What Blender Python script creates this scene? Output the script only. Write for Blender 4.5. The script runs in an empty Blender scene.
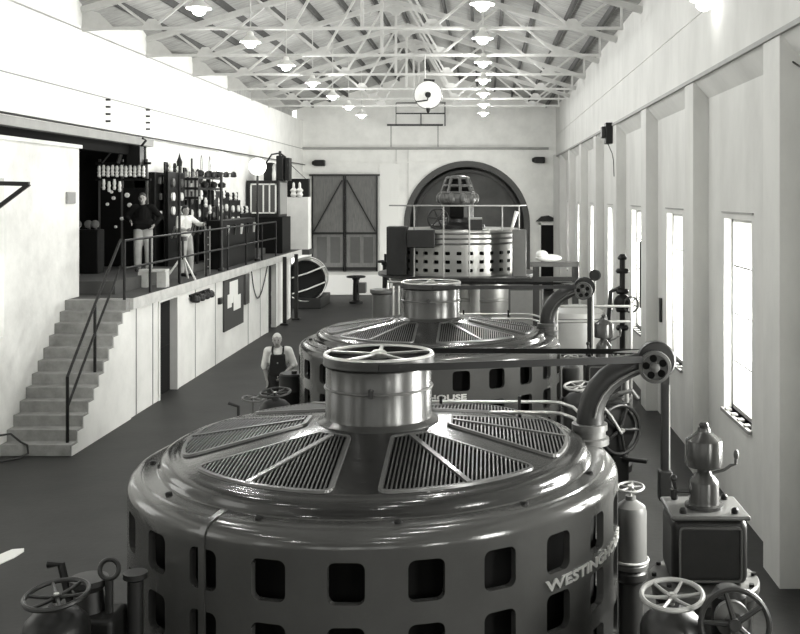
import bpy, bmesh, math, random
from mathutils import Vector, Matrix, Quaternion
random.seed(7)
SC = bpy.context.scene
COL = SC.collection
PI = math.pi
CH = 4.4                                   # eye height of the photographer


def P(x, y, Y):
    """a point of the place at depth Y on the sight line of photo pixel (x, y)"""
    return Vector(((x - 485) * Y / 1000.0, Y, CH - (y - 196) * Y / 1000.0))


# ------------------------------------------------------------------ materials
def mat(name, v, rough=0.6, metal=0.0, noise=0.0, scale=4.0, bump=0.0, spec=0.5, tint=(1.0, 1.0, 0.965), bscale=None, coat=0.0, stretch=(1, 1, 1)):
    m = bpy.data.materials.new(name)
    m.use_nodes = True
    nt = m.node_tree
    b = nt.nodes['Principled BSDF']
    b.inputs['Roughness'].default_value = rough
    b.inputs['Metallic'].default_value = metal
    b.inputs['Specular IOR Level'].default_value = spec
    b.inputs['Coat Weight'].default_value = coat
    b.inputs['Coat Roughness'].default_value = 0.12
    c = tuple(v * t for t in tint) + (1,)
    b.inputs['Base Color'].default_value = c
    if noise > 0 or bump > 0:
        tc = nt.nodes.new('ShaderNodeTexCoord')
        mp = nt.nodes.new('ShaderNodeMapping')
        mp.inputs['Scale'].default_value = stretch
        nt.links.new(tc.outputs['Object'], mp.inputs['Vector'])
    if noise > 0:
        n = nt.nodes.new('ShaderNodeTexNoise')
        n.inputs['Scale'].default_value = scale
        n.inputs['Detail'].default_value = 8
        n.inputs['Roughness'].default_value = 0.65
        nt.links.new(mp.outputs[0], n.inputs['Vector'])
        r = nt.nodes.new('ShaderNodeValToRGB')
        r.color_ramp.elements[0].position = 0.3
        r.color_ramp.elements[1].position = 0.62
        r.color_ramp.elements[0].color = tuple(x * (1 - noise) for x in c[:3]) + (1,)
        r.color_ramp.elements[1].color = c
        nt.links.new(n.outputs['Fac'], r.inputs['Fac'])
        nt.links.new(r.outputs['Color'], b.inputs['Base Color'])
    if bump > 0:
        n2 = nt.nodes.new('ShaderNodeTexNoise')
        n2.inputs['Scale'].default_value = bscale or scale * 4
        n2.inputs['Detail'].default_value = 6
        nt.links.new(mp.outputs[0], n2.inputs['Vector'])
        bp = nt.nodes.new('ShaderNodeBump')
        bp.inputs['Strength'].default_value = bump
        bp.inputs['Distance'].default_value = 0.02
        nt.links.new(n2.outputs['Fac'], bp.inputs['Height'])
        nt.links.new(bp.outputs['Normal'], b.inputs['Normal'])
    return m


def emit(name, strength, base=1.0):
    m = bpy.data.materials.new(name)
    m.use_nodes = True
    b = m.node_tree.nodes['Principled BSDF']
    b.inputs['Base Color'].default_value = (base, base, base * .97, 1)
    b.inputs['Emission Color'].default_value = (1, 1, .965, 1)
    b.inputs['Emission Strength'].default_value = strength
    return m


def glass(name):
    m = bpy.data.materials.new(name)
    m.use_nodes = True
    nt = m.node_tree
    for n in list(nt.nodes):
        nt.nodes.remove(n)
    o = nt.nodes.new('ShaderNodeOutputMaterial')
    t = nt.nodes.new('ShaderNodeBsdfTransparent')
    t.inputs['Color'].default_value = (.93, .93, .92, 1)
    g = nt.nodes.new('ShaderNodeBsdfGlossy')
    g.inputs['Roughness'].default_value = .05
    mx = nt.nodes.new('ShaderNodeMixShader')
    mx.inputs['Fac'].default_value = .06
    nt.links.new(t.outputs[0], mx.inputs[1])
    nt.links.new(g.outputs[0], mx.inputs[2])
    nt.links.new(mx.outputs[0], o.inputs['Surface'])
    return m


M = {}
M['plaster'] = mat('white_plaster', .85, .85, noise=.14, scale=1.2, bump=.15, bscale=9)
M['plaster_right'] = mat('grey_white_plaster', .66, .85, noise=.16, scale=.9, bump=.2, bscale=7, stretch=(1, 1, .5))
M['plaster_stained'] = mat('stained_plaster', .80, .85, noise=.32, scale=.7, bump=.25, bscale=8)
M['concrete_light'] = mat('light_concrete', .62, .85, noise=.25, scale=3, bump=.3, bscale=14)
M['concrete_step'] = mat('step_concrete', .30, .85, noise=.35, scale=4, bump=.3, bscale=14)
M['floor'] = mat('dark_concrete_floor', .034, .55, noise=.4, scale=.9, bump=.12, bscale=12, spec=.25)
M['gallery_floor'] = mat('gallery_concrete', .07, .8, noise=.3, scale=2)
M['roof'] = mat('roof_boards', .42, .85, noise=.45, scale=2.2, stretch=(1, 5, 1), bump=.3, bscale=6)
M['purlin'] = mat('purlin_timber', .07, .85, noise=.3, scale=3)
M['truss'] = mat('truss_paint', .55, .6, noise=.15, scale=3)
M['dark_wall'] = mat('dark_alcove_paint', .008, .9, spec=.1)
M['band'] = mat('grey_beam', .35, .7, noise=.2, scale=2)
M['gen'] = mat('machine_enamel', .055, .16, noise=.12, scale=2.5, bump=.05, bscale=26, spec=.5, coat=.12)
M['gen_deck'] = mat('machine_deck_enamel', .024, .15, noise=.15, scale=3, bump=.06, bscale=22, spec=.5, coat=.12)
M['rim'] = mat('vent_rim_enamel', .07, .3, spec=.5, coat=.1)
M['slat'] = mat('vent_slats', .05, .4, metal=.3)
M['letters'] = mat('raised_letters', .45, .35, metal=.4)
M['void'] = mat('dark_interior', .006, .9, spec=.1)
M['pot'] = mat('polished_housing', .055, .24, metal=.25, noise=.15, scale=4, bump=.03, bscale=30)
M['drum'] = mat('drum_metal', .36, .30, metal=.85, noise=.1, scale=4)
M['bright'] = mat('bright_steel', .62, .28, metal=.8)
M['iron'] = mat('black_iron', .010, .42, spec=.25)
M['iron2'] = mat('dark_grey_iron', .020, .38, spec=.35, noise=.2, scale=6)
M['grey_paint'] = mat('mid_grey_paint', .085, .35, noise=.12, scale=5, spec=.45)
M['light_paint'] = mat('light_grey_paint', .30, .4, noise=.12, scale=4)
M['panel_dark'] = mat('dark_panel_paint', .018, .4, noise=.25, scale=9, spec=.3)
M['slate'] = mat('black_slate', .005, .5, spec=.15)
M['porcelain'] = mat('white_porcelain', .82, .3)
M['white_paint'] = mat('white_paint', .82, .6)
M['door'] = mat('grey_boards', .17, .7, noise=.35, scale=2.5, stretch=(6, 1, 1))
M['frame_line'] = mat('window_frame_paint', .33, .6)
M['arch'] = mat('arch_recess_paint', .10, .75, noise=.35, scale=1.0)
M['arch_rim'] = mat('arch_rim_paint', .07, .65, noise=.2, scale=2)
M['board'] = mat('notice_board', .05, .7)
M['paper_spot'] = mat('white_paper_and_spot', .82, .8)
M['lamp_on'] = emit('lit_lamp_glass', 14)
M['globe_on'] = emit('lit_globe', 3.0)
M['shade'] = mat('white_enamel_shade', .8, .4)
M['glass'] = glass('window_glass')
M['skin'] = mat('skin', .32, .55, tint=(1, .98, .94))
M['hair_w'] = mat('white_hair', .68, .7)
M['hair_d'] = mat('dark_hair', .03, .6)
M['cloth_white'] = mat('white_cotton', .80, .85, noise=.1, scale=9)
M['cloth_light'] = mat('light_trousers', .42, .85, noise=.2, scale=7)
M['denim'] = mat('dark_denim', .018, .85, noise=.3, scale=12)
M['jacket'] = mat('black_jacket', .008, .9, spec=.1)
M['shoe'] = mat('black_leather', .015, .45)
M['cable'] = mat('black_cable', .02, .6)


# ------------------------------------------------------------------ mesh builder
class MB:
    def __init__(s):
        s.v, s.f = [], []

    def add(s, vs, fs):
        b = len(s.v)
        s.v += [Vector(p) for p in vs]
        s.f += [tuple(b + i for i in q) for q in fs]
        return s

    def box(s, x0, x1, y0, y1, z0, z1):
        return s.add([(x0, y0, z0), (x1, y0, z0), (x1, y1, z0), (x0, y1, z0), (x0, y0, z1), (x1, y0, z1), (x1, y1, z1), (x0, y1, z1)],
                     [(0, 3, 2, 1), (4, 5, 6, 7), (0, 1, 5, 4), (1, 2, 6, 5), (2, 3, 7, 6), (3, 0, 4, 7)])

    def cbox(s, c, d):
        return s.box(c[0] - d[0] / 2, c[0] + d[0] / 2, c[1] - d[1] / 2, c[1] + d[1] / 2, c[2] - d[2] / 2, c[2] + d[2] / 2)

    def bar(s, p0, p1, w, h, up=(0, 0, 1)):
        p0, p1 = Vector(p0), Vector(p1)
        d = (p1 - p0).normalized()
        u = Vector(up)
        if abs(d.dot(u)) > .98:
            u = Vector((1, 0, 0))
        a = d.cross(u).normalized()
        b = a.cross(d).normalized()
        vs = []
        for p in (p0, p1):
            for i, j in ((-1, -1), (1, -1), (1, 1), (-1, 1)):
                vs.append(p + a * (i * w / 2) + b * (j * h / 2))
        return s.add(vs, [(0, 3, 2, 1), (4, 5, 6, 7), (0, 1, 5, 4), (1, 2, 6, 5), (2, 3, 7, 6), (3, 0, 4, 7)])

    def tube(s, pts, r, n=10, closed=False):
        pts = [Vector(p) for p in pts]
        k = len(pts)
        rs = r if isinstance(r, (list, tuple)) else [r] * k
        tang = []
        for i in range(k):
            if closed:
                t = pts[(i + 1) % k] - pts[i - 1]
            else:
                t = pts[min(i + 1, k - 1)] - pts[max(i - 1, 0)]
            tang.append(t.normalized())
        u = Vector((0, 0, 1)) if abs(tang[0].z) < .9 else Vector((1, 0, 0))
        a = tang[0].cross(u).normalized()
        vs, fs = [], []
        for i in range(k):
            if i:
                q = tang[i - 1].rotation_difference(tang[i])
                a = (q @ a)
                a = (a - tang[i] * a.dot(tang[i])).normalized()
            b = tang[i].cross(a)
            for j in range(n):
                t = 2 * PI * j / n
                vs.append(pts[i] + (a * math.cos(t) + b * math.sin(t)) * rs[i])
        m = k if closed else k - 1
        for i in range(m):
            for j in range(n):
                i2 = (i + 1) % k
                fs.append((i * n + j, i * n + (j + 1) % n, i2 * n + (j + 1) % n, i2 * n + j))
        if not closed:
            fs.append(tuple(range(n))[::-1])
            fs.append(tuple((k - 1) * n + j for j in range(n)))
        return s.add(vs, fs)

    def cyl(s, p0, p1, r, r1=None, n=20):
        return s.tube([p0, p1], [r, r if r1 is None else r1], n)

    def lathe(s, prof, o=(0, 0, 0), n=32, axis=(0, 0, 1)):
        o = Vector(o)
        q = Vector((0, 0, 1)).rotation_difference(Vector(axis).normalized())
        vs, fs, ids = [], [], []
        for r, z in prof:
            row = []
            if r < 1e-6:
                row = [len(vs)] * n
                vs.append(o + q @ Vector((0, 0, z)))
            else:
                for j in range(n):
                    t = 2 * PI * j / n
                    row.append(len(vs))
                    vs.append(o + q @ Vector((r * math.cos(t), r * math.sin(t), z)))
            ids.append(row)
        for i in range(len(prof) - 1):
            for j in range(n):
                a = [ids[i][j], ids[i][(j + 1) % n], ids[i + 1][(j + 1) % n], ids[i + 1][j]]
                f = []
                for x in a:
                    if x not in f:
                        f.append(x)
                if len(f) > 2:
                    fs.append(tuple(f))
        return s.add(vs, fs)

    def torus(s, c, R, r, axis=(0, 0, 1), n=36, m=8):
        c = Vector(c)
        q = Vector((0, 0, 1)).rotation_difference(Vector(axis).normalized())
        return s.tube([c + q @ Vector((R * math.cos(2 * PI * i / n), R * math.sin(2 * PI * i / n), 0)) for i in range(n)], r, m, True)

    def ball(s, c, rx, ry=None, rz=None, n=16, m=10):
        ry = rx if ry is None else ry
        rz = rx if rz is None else rz
        b = len(s.v)
        s.lathe([(math.sin(PI * i / m), -math.cos(PI * i / m)) for i in range(m + 1)], n=n)
        for i in range(b, len(s.v)):
            p = s.v[i]
            s.v[i] = Vector((c[0] + p.x * rx, c[1] + p.y * ry, c[2] + p.z * rz))
        return s

    def prism(s, poly, fn, t0=0.0, t1=1.0):
        n = len(poly)
        vs = [fn(u, v, t0) for u, v in poly] + [fn(u, v, t1) for u, v in poly]
        fs = [tuple(range(n))[::-1], tuple(range(n, 2 * n))]
        fs += [(i, (i + 1) % n, n + (i + 1) % n, n + i) for i in range(n)]
        return s.add(vs, fs)

    def wheel(s, c, R, rim=.014, spokes=5, hub=.035, axis=(0, 0, 1), sr=.009, dish=0.0, phase=0.0):
        c = Vector(c)
        ax = Vector(axis).normalized()
        q = Vector((0, 0, 1)).rotation_difference(ax)
        s.torus(c, R, rim, axis, 36, 8)
        s.cyl(c - ax * (hub * .7 + dish), c + ax * (hub * .7 - dish), hub, n=14)
        for k in range(spokes):
            t = phase + 2 * PI * k / spokes
            d = q @ Vector((math.cos(t), math.sin(t), 0))
            s.tube([c + d * hub * .6 - ax * dish, c + d * (R * .55) - ax * dish * .7, c + d * R], [sr * 1.3, sr * 1.1, sr], 7)
        return s

    def build(s, name, m, parent=None, bevel=0, smooth=True, angle=32, local=False):
        o_ = Vector((0, 0, 0))
        if parent is not None and not local:
            q = parent
            while q is not None:
                o_ = o_ + Vector(q.location)
                q = q.parent
        me = bpy.data.meshes.new(name)
        me.from_pydata([p - o_ for p in s.v], [], s.f)
        bm = bmesh.new()
        bm.from_mesh(me)
        bmesh.ops.recalc_face_normals(bm, faces=bm.faces)
        bm.to_mesh(me)
        bm.free()
        if smooth:
            me.polygons.foreach_set('use_smooth', [True] * len(me.polygons))
            me.set_sharp_from_angle(angle=math.radians(angle))
        me.materials.append(M[m] if isinstance(m, str) else m)
        o = bpy.data.objects.new(name, me)
        COL.objects.link(o)
        if parent is not None:
            o.parent = parent
        if bevel:
            b = o.modifiers.new('bevel', 'BEVEL')
            b.width = bevel
            b.segments = 3
            b.limit_method = 'ANGLE'
            b.angle_limit = math.radians(40)
        return o


def tag(o, label, cat, group=None):
    o['label'] = label
    o['category'] = cat
    if group:
        o['group'] = group
    return o


def T(name, label, cat, loc=(0, 0, 0), group=None):
    o = bpy.data.objects.new(name, None)
    o.empty_display_size = .2
    o.location = loc
    COL.objects.link(o)
    return tag(o, label, cat, group)


def S(o, label=None):
    o['kind'] = 'structure'
    if label:
        o['label'] = label
    return o


def dup(root, loc, label, group=None, skip=()):
    r = root.copy()
    COL.objects.link(r)
    r.location = loc
    r['label'] = label
    if group:
        r['group'] = group
    for ch in list(root.children):
        if ch.name.split('.')[0] in skip:
            continue
        c = ch.copy()
        COL.objects.link(c)
        c.parent = r
        for g in list(ch.children):
            d = g.copy()
            COL.objects.link(d)
            d.parent = c
    return r


# ------------------------------------------------------------------ the hall
YN, YE = -6.0, 46.5              # near and far ends
XR, XRW = 3.3, 3.54              # pilaster face / recessed panel on the right
XL, XLN, XG = -8.46, -8.2, -7.02
ZG = 2.37                        # gallery floor
S(MB().box(-12, 4.2, YN - .3, YE + 2.5, -.2, 0).build('floor', 'floor'))

# right wall: upper wall, sloped heads, recessed panels, pilasters
wins = [(2.08 + 11.2 + 4.65 * k, 3.6 + 11.2 + 4.65 * k) for k in range(-3, 7)]
WZ0, WZ1 = 1.28, 4.07
w = MB()
w.box(XRW, 3.95, YN, YE, 0, WZ0).box(XRW, 3.95, YN, YE, WZ1, 6.4)
ys = [YN] + [y for ab in wins for y in ab] + [YE]
for i in range(0, len(ys), 2):
    w.box(XRW, 3.95, ys[i], ys[i + 1], WZ0, WZ1)
w.prism([(XR, 6.23), (XRW + .01, 5.93), (3.95, 5.93), (3.95, 8.75), (XR, 8.75)], lambda u, v, t: (u, YN + (YE - YN) * t, v))
for k in range(-3, 8):
    a = 11.2 + 4.65 * k
    w.box(XR, XRW + .02, a, a + .66, 0, 6.23)
w.box(XR - .12, XRW, YE - .5, YE, 0, 6.3)
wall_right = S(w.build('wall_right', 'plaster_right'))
S(MB().box(XR - .03, XR + .01, YN, YE, 6.205, 6.265).build('trim_1', 'band'))


S(MB().tube([(XR - .005, YN, 7.2), (XR - .005, YE, 7.2)], .012, 6).build('trim_2', 'plaster_right'))


def window_right(i, y0, y1):
    o = MB()
    xs0, xs1 = 3.66, 3.72
    o.box(xs0, xs1, y0, y0 + .05, WZ0, WZ1).box(xs0, xs1, y1 - .05, y1, WZ0, WZ1)
    o.box(xs0, xs1, y0, y1, WZ0, WZ0 + .06).box(xs0, xs1, y0, y1, WZ1 - .05, WZ1)
    for k in (1, 2, 3):
        z = WZ0 + (WZ1 - WZ0) * k / 4
        o.box(xs0 + .015, xs1 - .015, y0 + .05, y1 - .05, z - .012, z + .012)
    f = S(o.build('window_%d' % i, 'frame_line'))
    MB().box(3.688, 3.694, y0 + .04, y1 - .04, WZ0 + .04, WZ1 - .04).build('pane', 'glass', f)
    MB().box(XRW - .02, XRW + .03, y0 - .1, y1 + .1, WZ1 + .085, WZ1 + .105).build('lintel_edge', 'band', f)
    sb = MB().box(XRW - .05, 3.68, y0 - .03, y1 + .03, WZ0 - .05, WZ0)
    for q in range(4):
        yy = y0 + .2 + .35 * q
        sb.box(XRW - .03, XRW + .05, yy, yy + .12, WZ0, WZ0 + .025)
    sb.build('sill', 'concrete_step', f)
    return f


for i, (a, b) in enumerate(wins):
    window_right(i + 1, a, b)

# left: upper wall with stepped panel tops, near lower wall, alcove, far lower wall
w = MB()
w.box(XL - .25, XL, YN, YE, 5.82, 7.9)
TR = [21.0, 25.0, 28.95, 32.9, 36.2, 39.0]
for y0, y1, hh in ((9.0, 13.0, 8.5), (13.0, 17.0, 8.5), (17.0, 21.0, 8.5), (21.0, 25.0, 8.5), (25.0, 28.95, 8.45), (28.95, 32.9, 8.4), (5.1, 9.0, 8.5), (YN, 5.1, 8.5)):
    h0 = 8.5 if y0 < 5 else 7.92
    w.prism([(y0, 7.88), (y1, 7.88), (y1 - .02, hh - .08), (y1 - .25, hh), (y0, h0)], lambda u, v, t: (XL - .25 * t, u, v))
w.box(XL - .3, XL, 25.0, YE, ZG - .1, 5.83)
wall_left = S(w.build('wall_left', 'plaster', angle=20))
w = MB()
lw = [(-1.5, 1.0), (4.0, 6.5), (9.5, 12.0), (15.3, 17.05)]
w.box(XLN - .3, XLN, YN, 20.2, 0, 2.0).box(XLN - .3, XLN, YN, 20.2, 4.7, 5.43)
ys = [YN] + [y for ab in lw for y in ab] + [20.2]
for i in range(0, len(ys), 2):
    w.box(XLN - .3, XLN, ys[i], ys[i + 1], 2.0, 4.7)
w.box(XLN - .3, XLN + .05, YN, 20.25, 5.36, 5.43)
S(w.build('wall_left_lower', 'plaster_stained'))
for i, (a, b) in enumerate(lw):
    o = MB()
    o.box(XLN - .2, XLN - .14, a, a + .05, 2, 4.7).box(XLN - .2, XLN - .14, b - .05, b, 2, 4.7)
    o.box(XLN - .2, XLN - .14, a, b, 2, 2.06).box(XLN - .2, XLN - .14, a, b, 4.64, 4.7)
    f = S(o.build('window_%d' % (i + 21), 'frame_line'))
    MB().box(XLN - .175, XLN - .17, a + .04, b - .04, 2.04, 4.66).build('pane', 'glass', f)
w = MB()
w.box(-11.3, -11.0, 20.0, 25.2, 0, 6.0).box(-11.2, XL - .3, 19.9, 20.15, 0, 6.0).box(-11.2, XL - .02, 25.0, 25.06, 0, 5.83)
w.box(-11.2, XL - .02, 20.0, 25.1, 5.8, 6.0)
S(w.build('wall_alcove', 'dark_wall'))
S(MB().box(XL - .2, XL + .08, YN, 25.3, 5.64, 5.82).build('trim_3', 'band', bevel=.01))
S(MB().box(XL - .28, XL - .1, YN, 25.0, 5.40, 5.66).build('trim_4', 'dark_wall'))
S(MB().tube([(XL + .09, YN, 5.85), (XL + .09, YE, 5.85)], .022, 8).build('trim_5', 'iron2'))
S(MB().tube([(XL + .012, YN, 6.59), (XL + .012, YE, 6.59)], .014, 8).build('trim_6', 'band'))
# outer wall face behind the stepped tops, closing the hall under the roof
S(MB().box(XL - .6, XL - .5, YN, YE, 7.6, 8.7).build('wall_left_outer', 'roof'))

# gallery: front wall, slab, raised plinth, stairs, doors in it
w = MB()
GY0, GY1 = 19.73, 36.3
DR = [(21.55, 22.75, 2.1), (32.3, 33.5, 2.15)]
ys = [19.74, DR[0][0], DR[0][1], DR[1][0], DR[1][1], GY1]
for i in (0, 2, 4):
    w.box(XG - .2, XG, ys[i], ys[i + 1], 0, ZG - .18)
for a, b, h in DR:
    w.box(XG - .2, XG, a, b, h, ZG - .18)
w.box(XLN, XG, GY1 - .2, GY1, 0, ZG - .18)
# side of the stair: a sawtooth wall under the steps
RIS, TRD, SY0 = ZG / 12, .237, 16.9
S(w.build('wall_gallery', 'plaster'))
S(MB().box(XL - .3, XG + .07, GY0, 38.7, ZG - .2, ZG).box(-7.6, -6.66, 37.9, 38.7, ZG - .2, ZG).box(-11.2, XL, 20.1, 25.1, ZG - .2, ZG).build('floor_gallery', 'gallery_floor'))
S(MB().box(XG + .07, XG + .085, GY0 - .01, 38.7, ZG - .21, ZG + .01).box(-7.6, XG + .085, GY0 - .012, GY0, ZG - .21, ZG + .01).build('trim_9', 'concrete_light'))
S(MB().box(-11.0, -7.62, 20.6, 24.98, ZG, ZG + .27).box(XL, -7.75, 25.0, 36.6, ZG, ZG + .2).build('floor_plinth', 'gallery_floor'))
poly = [(SY0, 0)]
for k in range(12):
    poly += [(SY0 + TRD * k, RIS * (k + 1)), (SY0 + TRD * (k + 1), RIS * (k + 1))]
poly += [(SY0 + TRD * 12, 0)]
st = S(MB().prism(poly, lambda u, v, t: (XLN + (XG + .02 - XLN) * t, u, v)).build('staircase', 'concrete_step', bevel=.012), 'grey concrete staircase up to the gallery on the left')
pl = [(SY0 + .02, 0)] + [(SY0 + TRD * k + .03, RIS * (k + 1) - .04) if q == 0 else (SY0 + TRD * (k + 1) + .03, RIS * (k + 1) - .04) for k in range(11) for q in (0, 1)] + [(SY0 + TRD * 12, ZG - .25), (SY0 + TRD * 12, 0)]
S(MB().prism(pl, lambda u, v, t: (XG + .021 + .012 * t, u, v)).build('wall_stair_side', 'plaster'))
for i, (a, b, h) in enumerate(DR):
    d = S(MB().box(XG - .19, XG - .15, a, b, 0, h).build('door_%d' % (i + 3), 'slate'))
    MB().box(XG - .15, XG - .12, a + .1, b - .1, .12, h * .5).box(XG - .15, XG - .12, a + .1, b - .1, h * .56, h - .12).build('door_panel', 'slate', d)
    MB().box(XG - .01, XG + .025, a - .09, a, 0, h + .09).box(XG - .01, XG + .025, b, b + .09, 0, h + .09).box(XG - .01, XG + .025, a, b, h, h + .09).build('door_frame', 'white_paint', d)
for k, yy in enumerate((20.1, 21.1, 24.2, 26.0, 29.6, 31.2)):
    S(MB().box(XG - .001, XG + .012, yy, yy + .035, 0, ZG - .2).build('trim_%d' % (10 + k), 'band'))

# far wall with arch recess and doorways
AX, AR, AZ = -.84, 2.9, 3.1
w = MB()
arc = [(AX + AR * math.cos(PI * i / 32), AZ + AR * math.sin(PI * i / 32)) for i in range(33)]
gz = lambda x: 8.5 + (10.3 - 8.5) * (1 - abs(x + 2.58) / 5.88)
fn = lambda u, v, t: (u, YE + .4 * t, v)
D2 = (2.60, 3.22, 3.05)
w.prism([(XL - .3, 0), (AX - AR, 0), (AX - AR, gz(AX - AR)), (XL - .3, gz(XL))], fn)
w.prism([(AX + AR, 0), (D2[0], 0), (D2[0], gz(D2[0])), (AX + AR, gz(AX + AR))], fn)
w.prism([(D2[0], D2[2]), (3.95, D2[2]), (3.95, gz(3.3)), (D2[0], gz(D2[0]))], fn)
w.prism([(D2[1], 0), (3.95, 0), (3.95, D2[2]), (D2[1], D2[2])], fn)
for i in range(32):
    (x0, z0), (x1, z1) = arc[i], arc[i + 1]
    w.prism([(x1, z1), (x0, z0), (x0, gz(x0) + .0), (x1, gz(x1))] if not (x1 < -2.58 < x0) else [(x1, z1), (x0, z0), (x0, gz(x0)), (-2.58, 10.3), (x1, gz(x1))], fn)
S(w.build('wall_back', 'plaster', angle=20))
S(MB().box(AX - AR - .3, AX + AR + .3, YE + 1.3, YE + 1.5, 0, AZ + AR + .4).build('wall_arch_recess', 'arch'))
rb = MB()
for i in range(32):
    (x0, z0), (x1, z1) = arc[i], arc[i + 1]
    rb.add([(x0, YE + .2, z0), (x1, YE + .2, z1), (x1, YE + 1.4, z1), (x0, YE + 1.4, z0)], [(0, 1, 2, 3)])
for sx in (-1, 1):
    x = AX + sx * AR
    rb.add([(x, YE + .2, 0), (x, YE + .2, AZ), (x, YE + 1.4, AZ), (x, YE + 1.4, 0)], [(0, 1, 2, 3)])
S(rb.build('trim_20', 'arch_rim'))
rim = MB()
for r0, r1, y0, y1 in ((2.66, 2.93, YE - .06, YE + .3), (2.42, 2.56, YE + .9, YE + 1.32)):
    ring = [(AX + r1, 0)] + [(AX + r1 * math.cos(PI * i / 32), AZ + r1 * math.sin(PI * i / 32)) for i in range(33)] + [(AX - r1, 0)]
    inn = [(AX + r0, 0)] + [(AX + r0 * math.cos(PI * i / 32), AZ + r0 * math.sin(PI * i / 32)) for i in range(33)] + [(AX - r0, 0)]
    for i in range(len(ring) - 1):
        rim.prism([ring[i], ring[i + 1], inn[i + 1], inn[i]], lambda u, v, t: (u, y0 + (y1 - y0) * t, v))
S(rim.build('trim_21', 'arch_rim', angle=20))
S(MB().box(XL, 2.95, YE - .18, YE, 6.56, 6.66).build('trim_22', 'band'))
S(MB().box(XL, 2.95, YE - .04, YE, 5.95, 6.0).build('trim_23', 'plaster'))
for i, x in enumerate((-4.15, -3.6)):
    S(MB().box(x, x + .05, YE - .03, YE, 0, 6.56).build('trim_%d' % (24 + i), 'plaster_right'))
# double board door with diagonal braces, raised threshold platform
dx0, dx1, dz0, dz1 = -8.04, -4.98, .9, 5.33
for i, (a, b, s) in enumerate(((dx0, (dx0 + dx1) / 2 - .01, 1), ((dx0 + dx1) / 2 + .01, dx1, -1))):
    d = S(MB().box(a, b, YE - .1, YE - .02, dz0, dz1).build('door_%d' % (i + 1), 'door'))
    br = MB()
    a2, b2 = (a, b) if s > 0 else (b, a)
    br.bar((a2 + s * .1, YE - .12, 2.75), (b2 - s * .1, YE - .12, dz1 - .2), .05, .13, (0, 1, 0))
    br.box(a + .02, b - .02, YE - .14, YE - .1, 2.62, 2.72).box(a + .02, b - .02, YE - .14, YE - .1, dz0 + .05, dz0 + .2)
    br.box(a, a + .07, YE - .14, YE - .1, dz0, dz1).box(b - .07, b, YE - .14, YE - .1, dz0, dz1)
    br.build('brace', 'panel_dark', d)
    pn = MB()
    for q in range(2):
        x = a + .25 + q * .62
        pn.box(x, x + .45, YE - .125, YE - .1, 1.3, 2.5)
    pn.build('door_panel', 'grey_paint', d)
S(MB().box(dx0 - .1, dx1 + .1, YE - .2, YE - .04, dz1, dz1 + .08).build('trim_26', 'iron2'))
S(MB().box(-7.9, -4.3, 44.4, YE, 0, .88).build('floor_threshold', 'white_paint', bevel=.03))
S(MB().box(dx1 + .08, -4.0, YE - .06, YE, .88, 5.9).build('trim_27', 'white_paint'))
d = S(MB().box(D2[0], D2[1], YE + .15, YE + .2, 0, D2[2]).build('door_5', 'slate'))
MB().box(D2[0] - .1, D2[0], YE - .05, YE + .2, 0, D2[2] + .1).box(D2[1], D2[1] + .1, YE - .05, YE + .2, 0, D2[2] + .1).box(D2[0] - .1, D2[1] + .1, YE - .05, YE + .2, D2[2], D2[2] + .1).build('door_frame', 'white_paint', d)
MB().prism([(2.35, 3.22), (3.2, 3.22), (3.2, 3.38), (2.95, 3.5), (2.6, 3.45)], lambda u, v, t: (u, YE - .12 * t, v)).build('door_hood', 'panel_dark', d)

# near wall behind the photographer, with tall windows added for extra daylight
w = MB()
w.box(XL - .6, 3.95, YN - .3, YN, 0, 1.5).box(XL - .6, 3.95, YN - .3, YN, 5.5, 8.6)
nw = [(-7.2, -4.4), (-3.6, -.8), (0, 2.6)]
xs = [XL - .6] + [x for ab in nw for x in ab] + [3.95]
for i in range(0, len(xs), 2):
    w.box(xs[i], xs[i + 1], YN - .3, YN, 1.5, 5.5)
w.prism([(XL - .6, 8.5), (3.95, 8.5), (-2.58, 10.5)], lambda u, v, t: (u, YN - .3 * t, v))
S(w.build('wall_front', 'gallery_floor'))  # dark tone keeps this unseen wall from bouncing light
for i, (a, b) in enumerate(nw):
    o = MB()
    for k in range(4):
        x = a + (b - a) * k / 3
        o.box(x - .03, x + .03, YN - .2, YN - .14, 1.5, 5.5)
    o.box(a, b, YN - .2, YN - .14, 3.4, 3.46)
    f = S(o.build('window_%d' % (31 + i), 'frame_line'))
    MB().box(a, b, YN - .172, YN - .168, 1.5, 5.5).build('pane', 'glass', f)

# roof: two board slopes with purlins, trusses below
zr = lambda x: 10.32 - abs(x + 2.58) * (10.32 - 8.52) / 5.88
r = MB()
for x0, x1 in ((-9.3, -2.58), (-2.58, 4.3)):
    r.prism([(x0, zr(x0)), (x1, zr(x1)), (x1, zr(x1) + .12), (x0, zr(x0) + .12)], lambda u, v, t: (u, YN - .3 + (YE + .5 - YN) * t, v))
S(r.build('ceiling', 'roof'))
k = 0
for x in (-8.0, -7.2, -6.4, -5.6, -4.8, -4.0, -3.2, -2.58, -1.96, -1.16, -.36, .44, 1.24, 2.04, 2.84):
    k += 1
    S(MB().box(x - .035, x + .035, YN, YE, zr(x) - .15, zr(x) + .01).build('trim_%d' % (40 + k), 'purlin'))

ORD = ['nearest', 'second nearest', 'third nearest', 'fourth', 'fifth', 'sixth', 'farthest']
zt = lambda x: 10.02 - abs(x + 2.58) * (10.02 - 8.3) / 5.88


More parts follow.
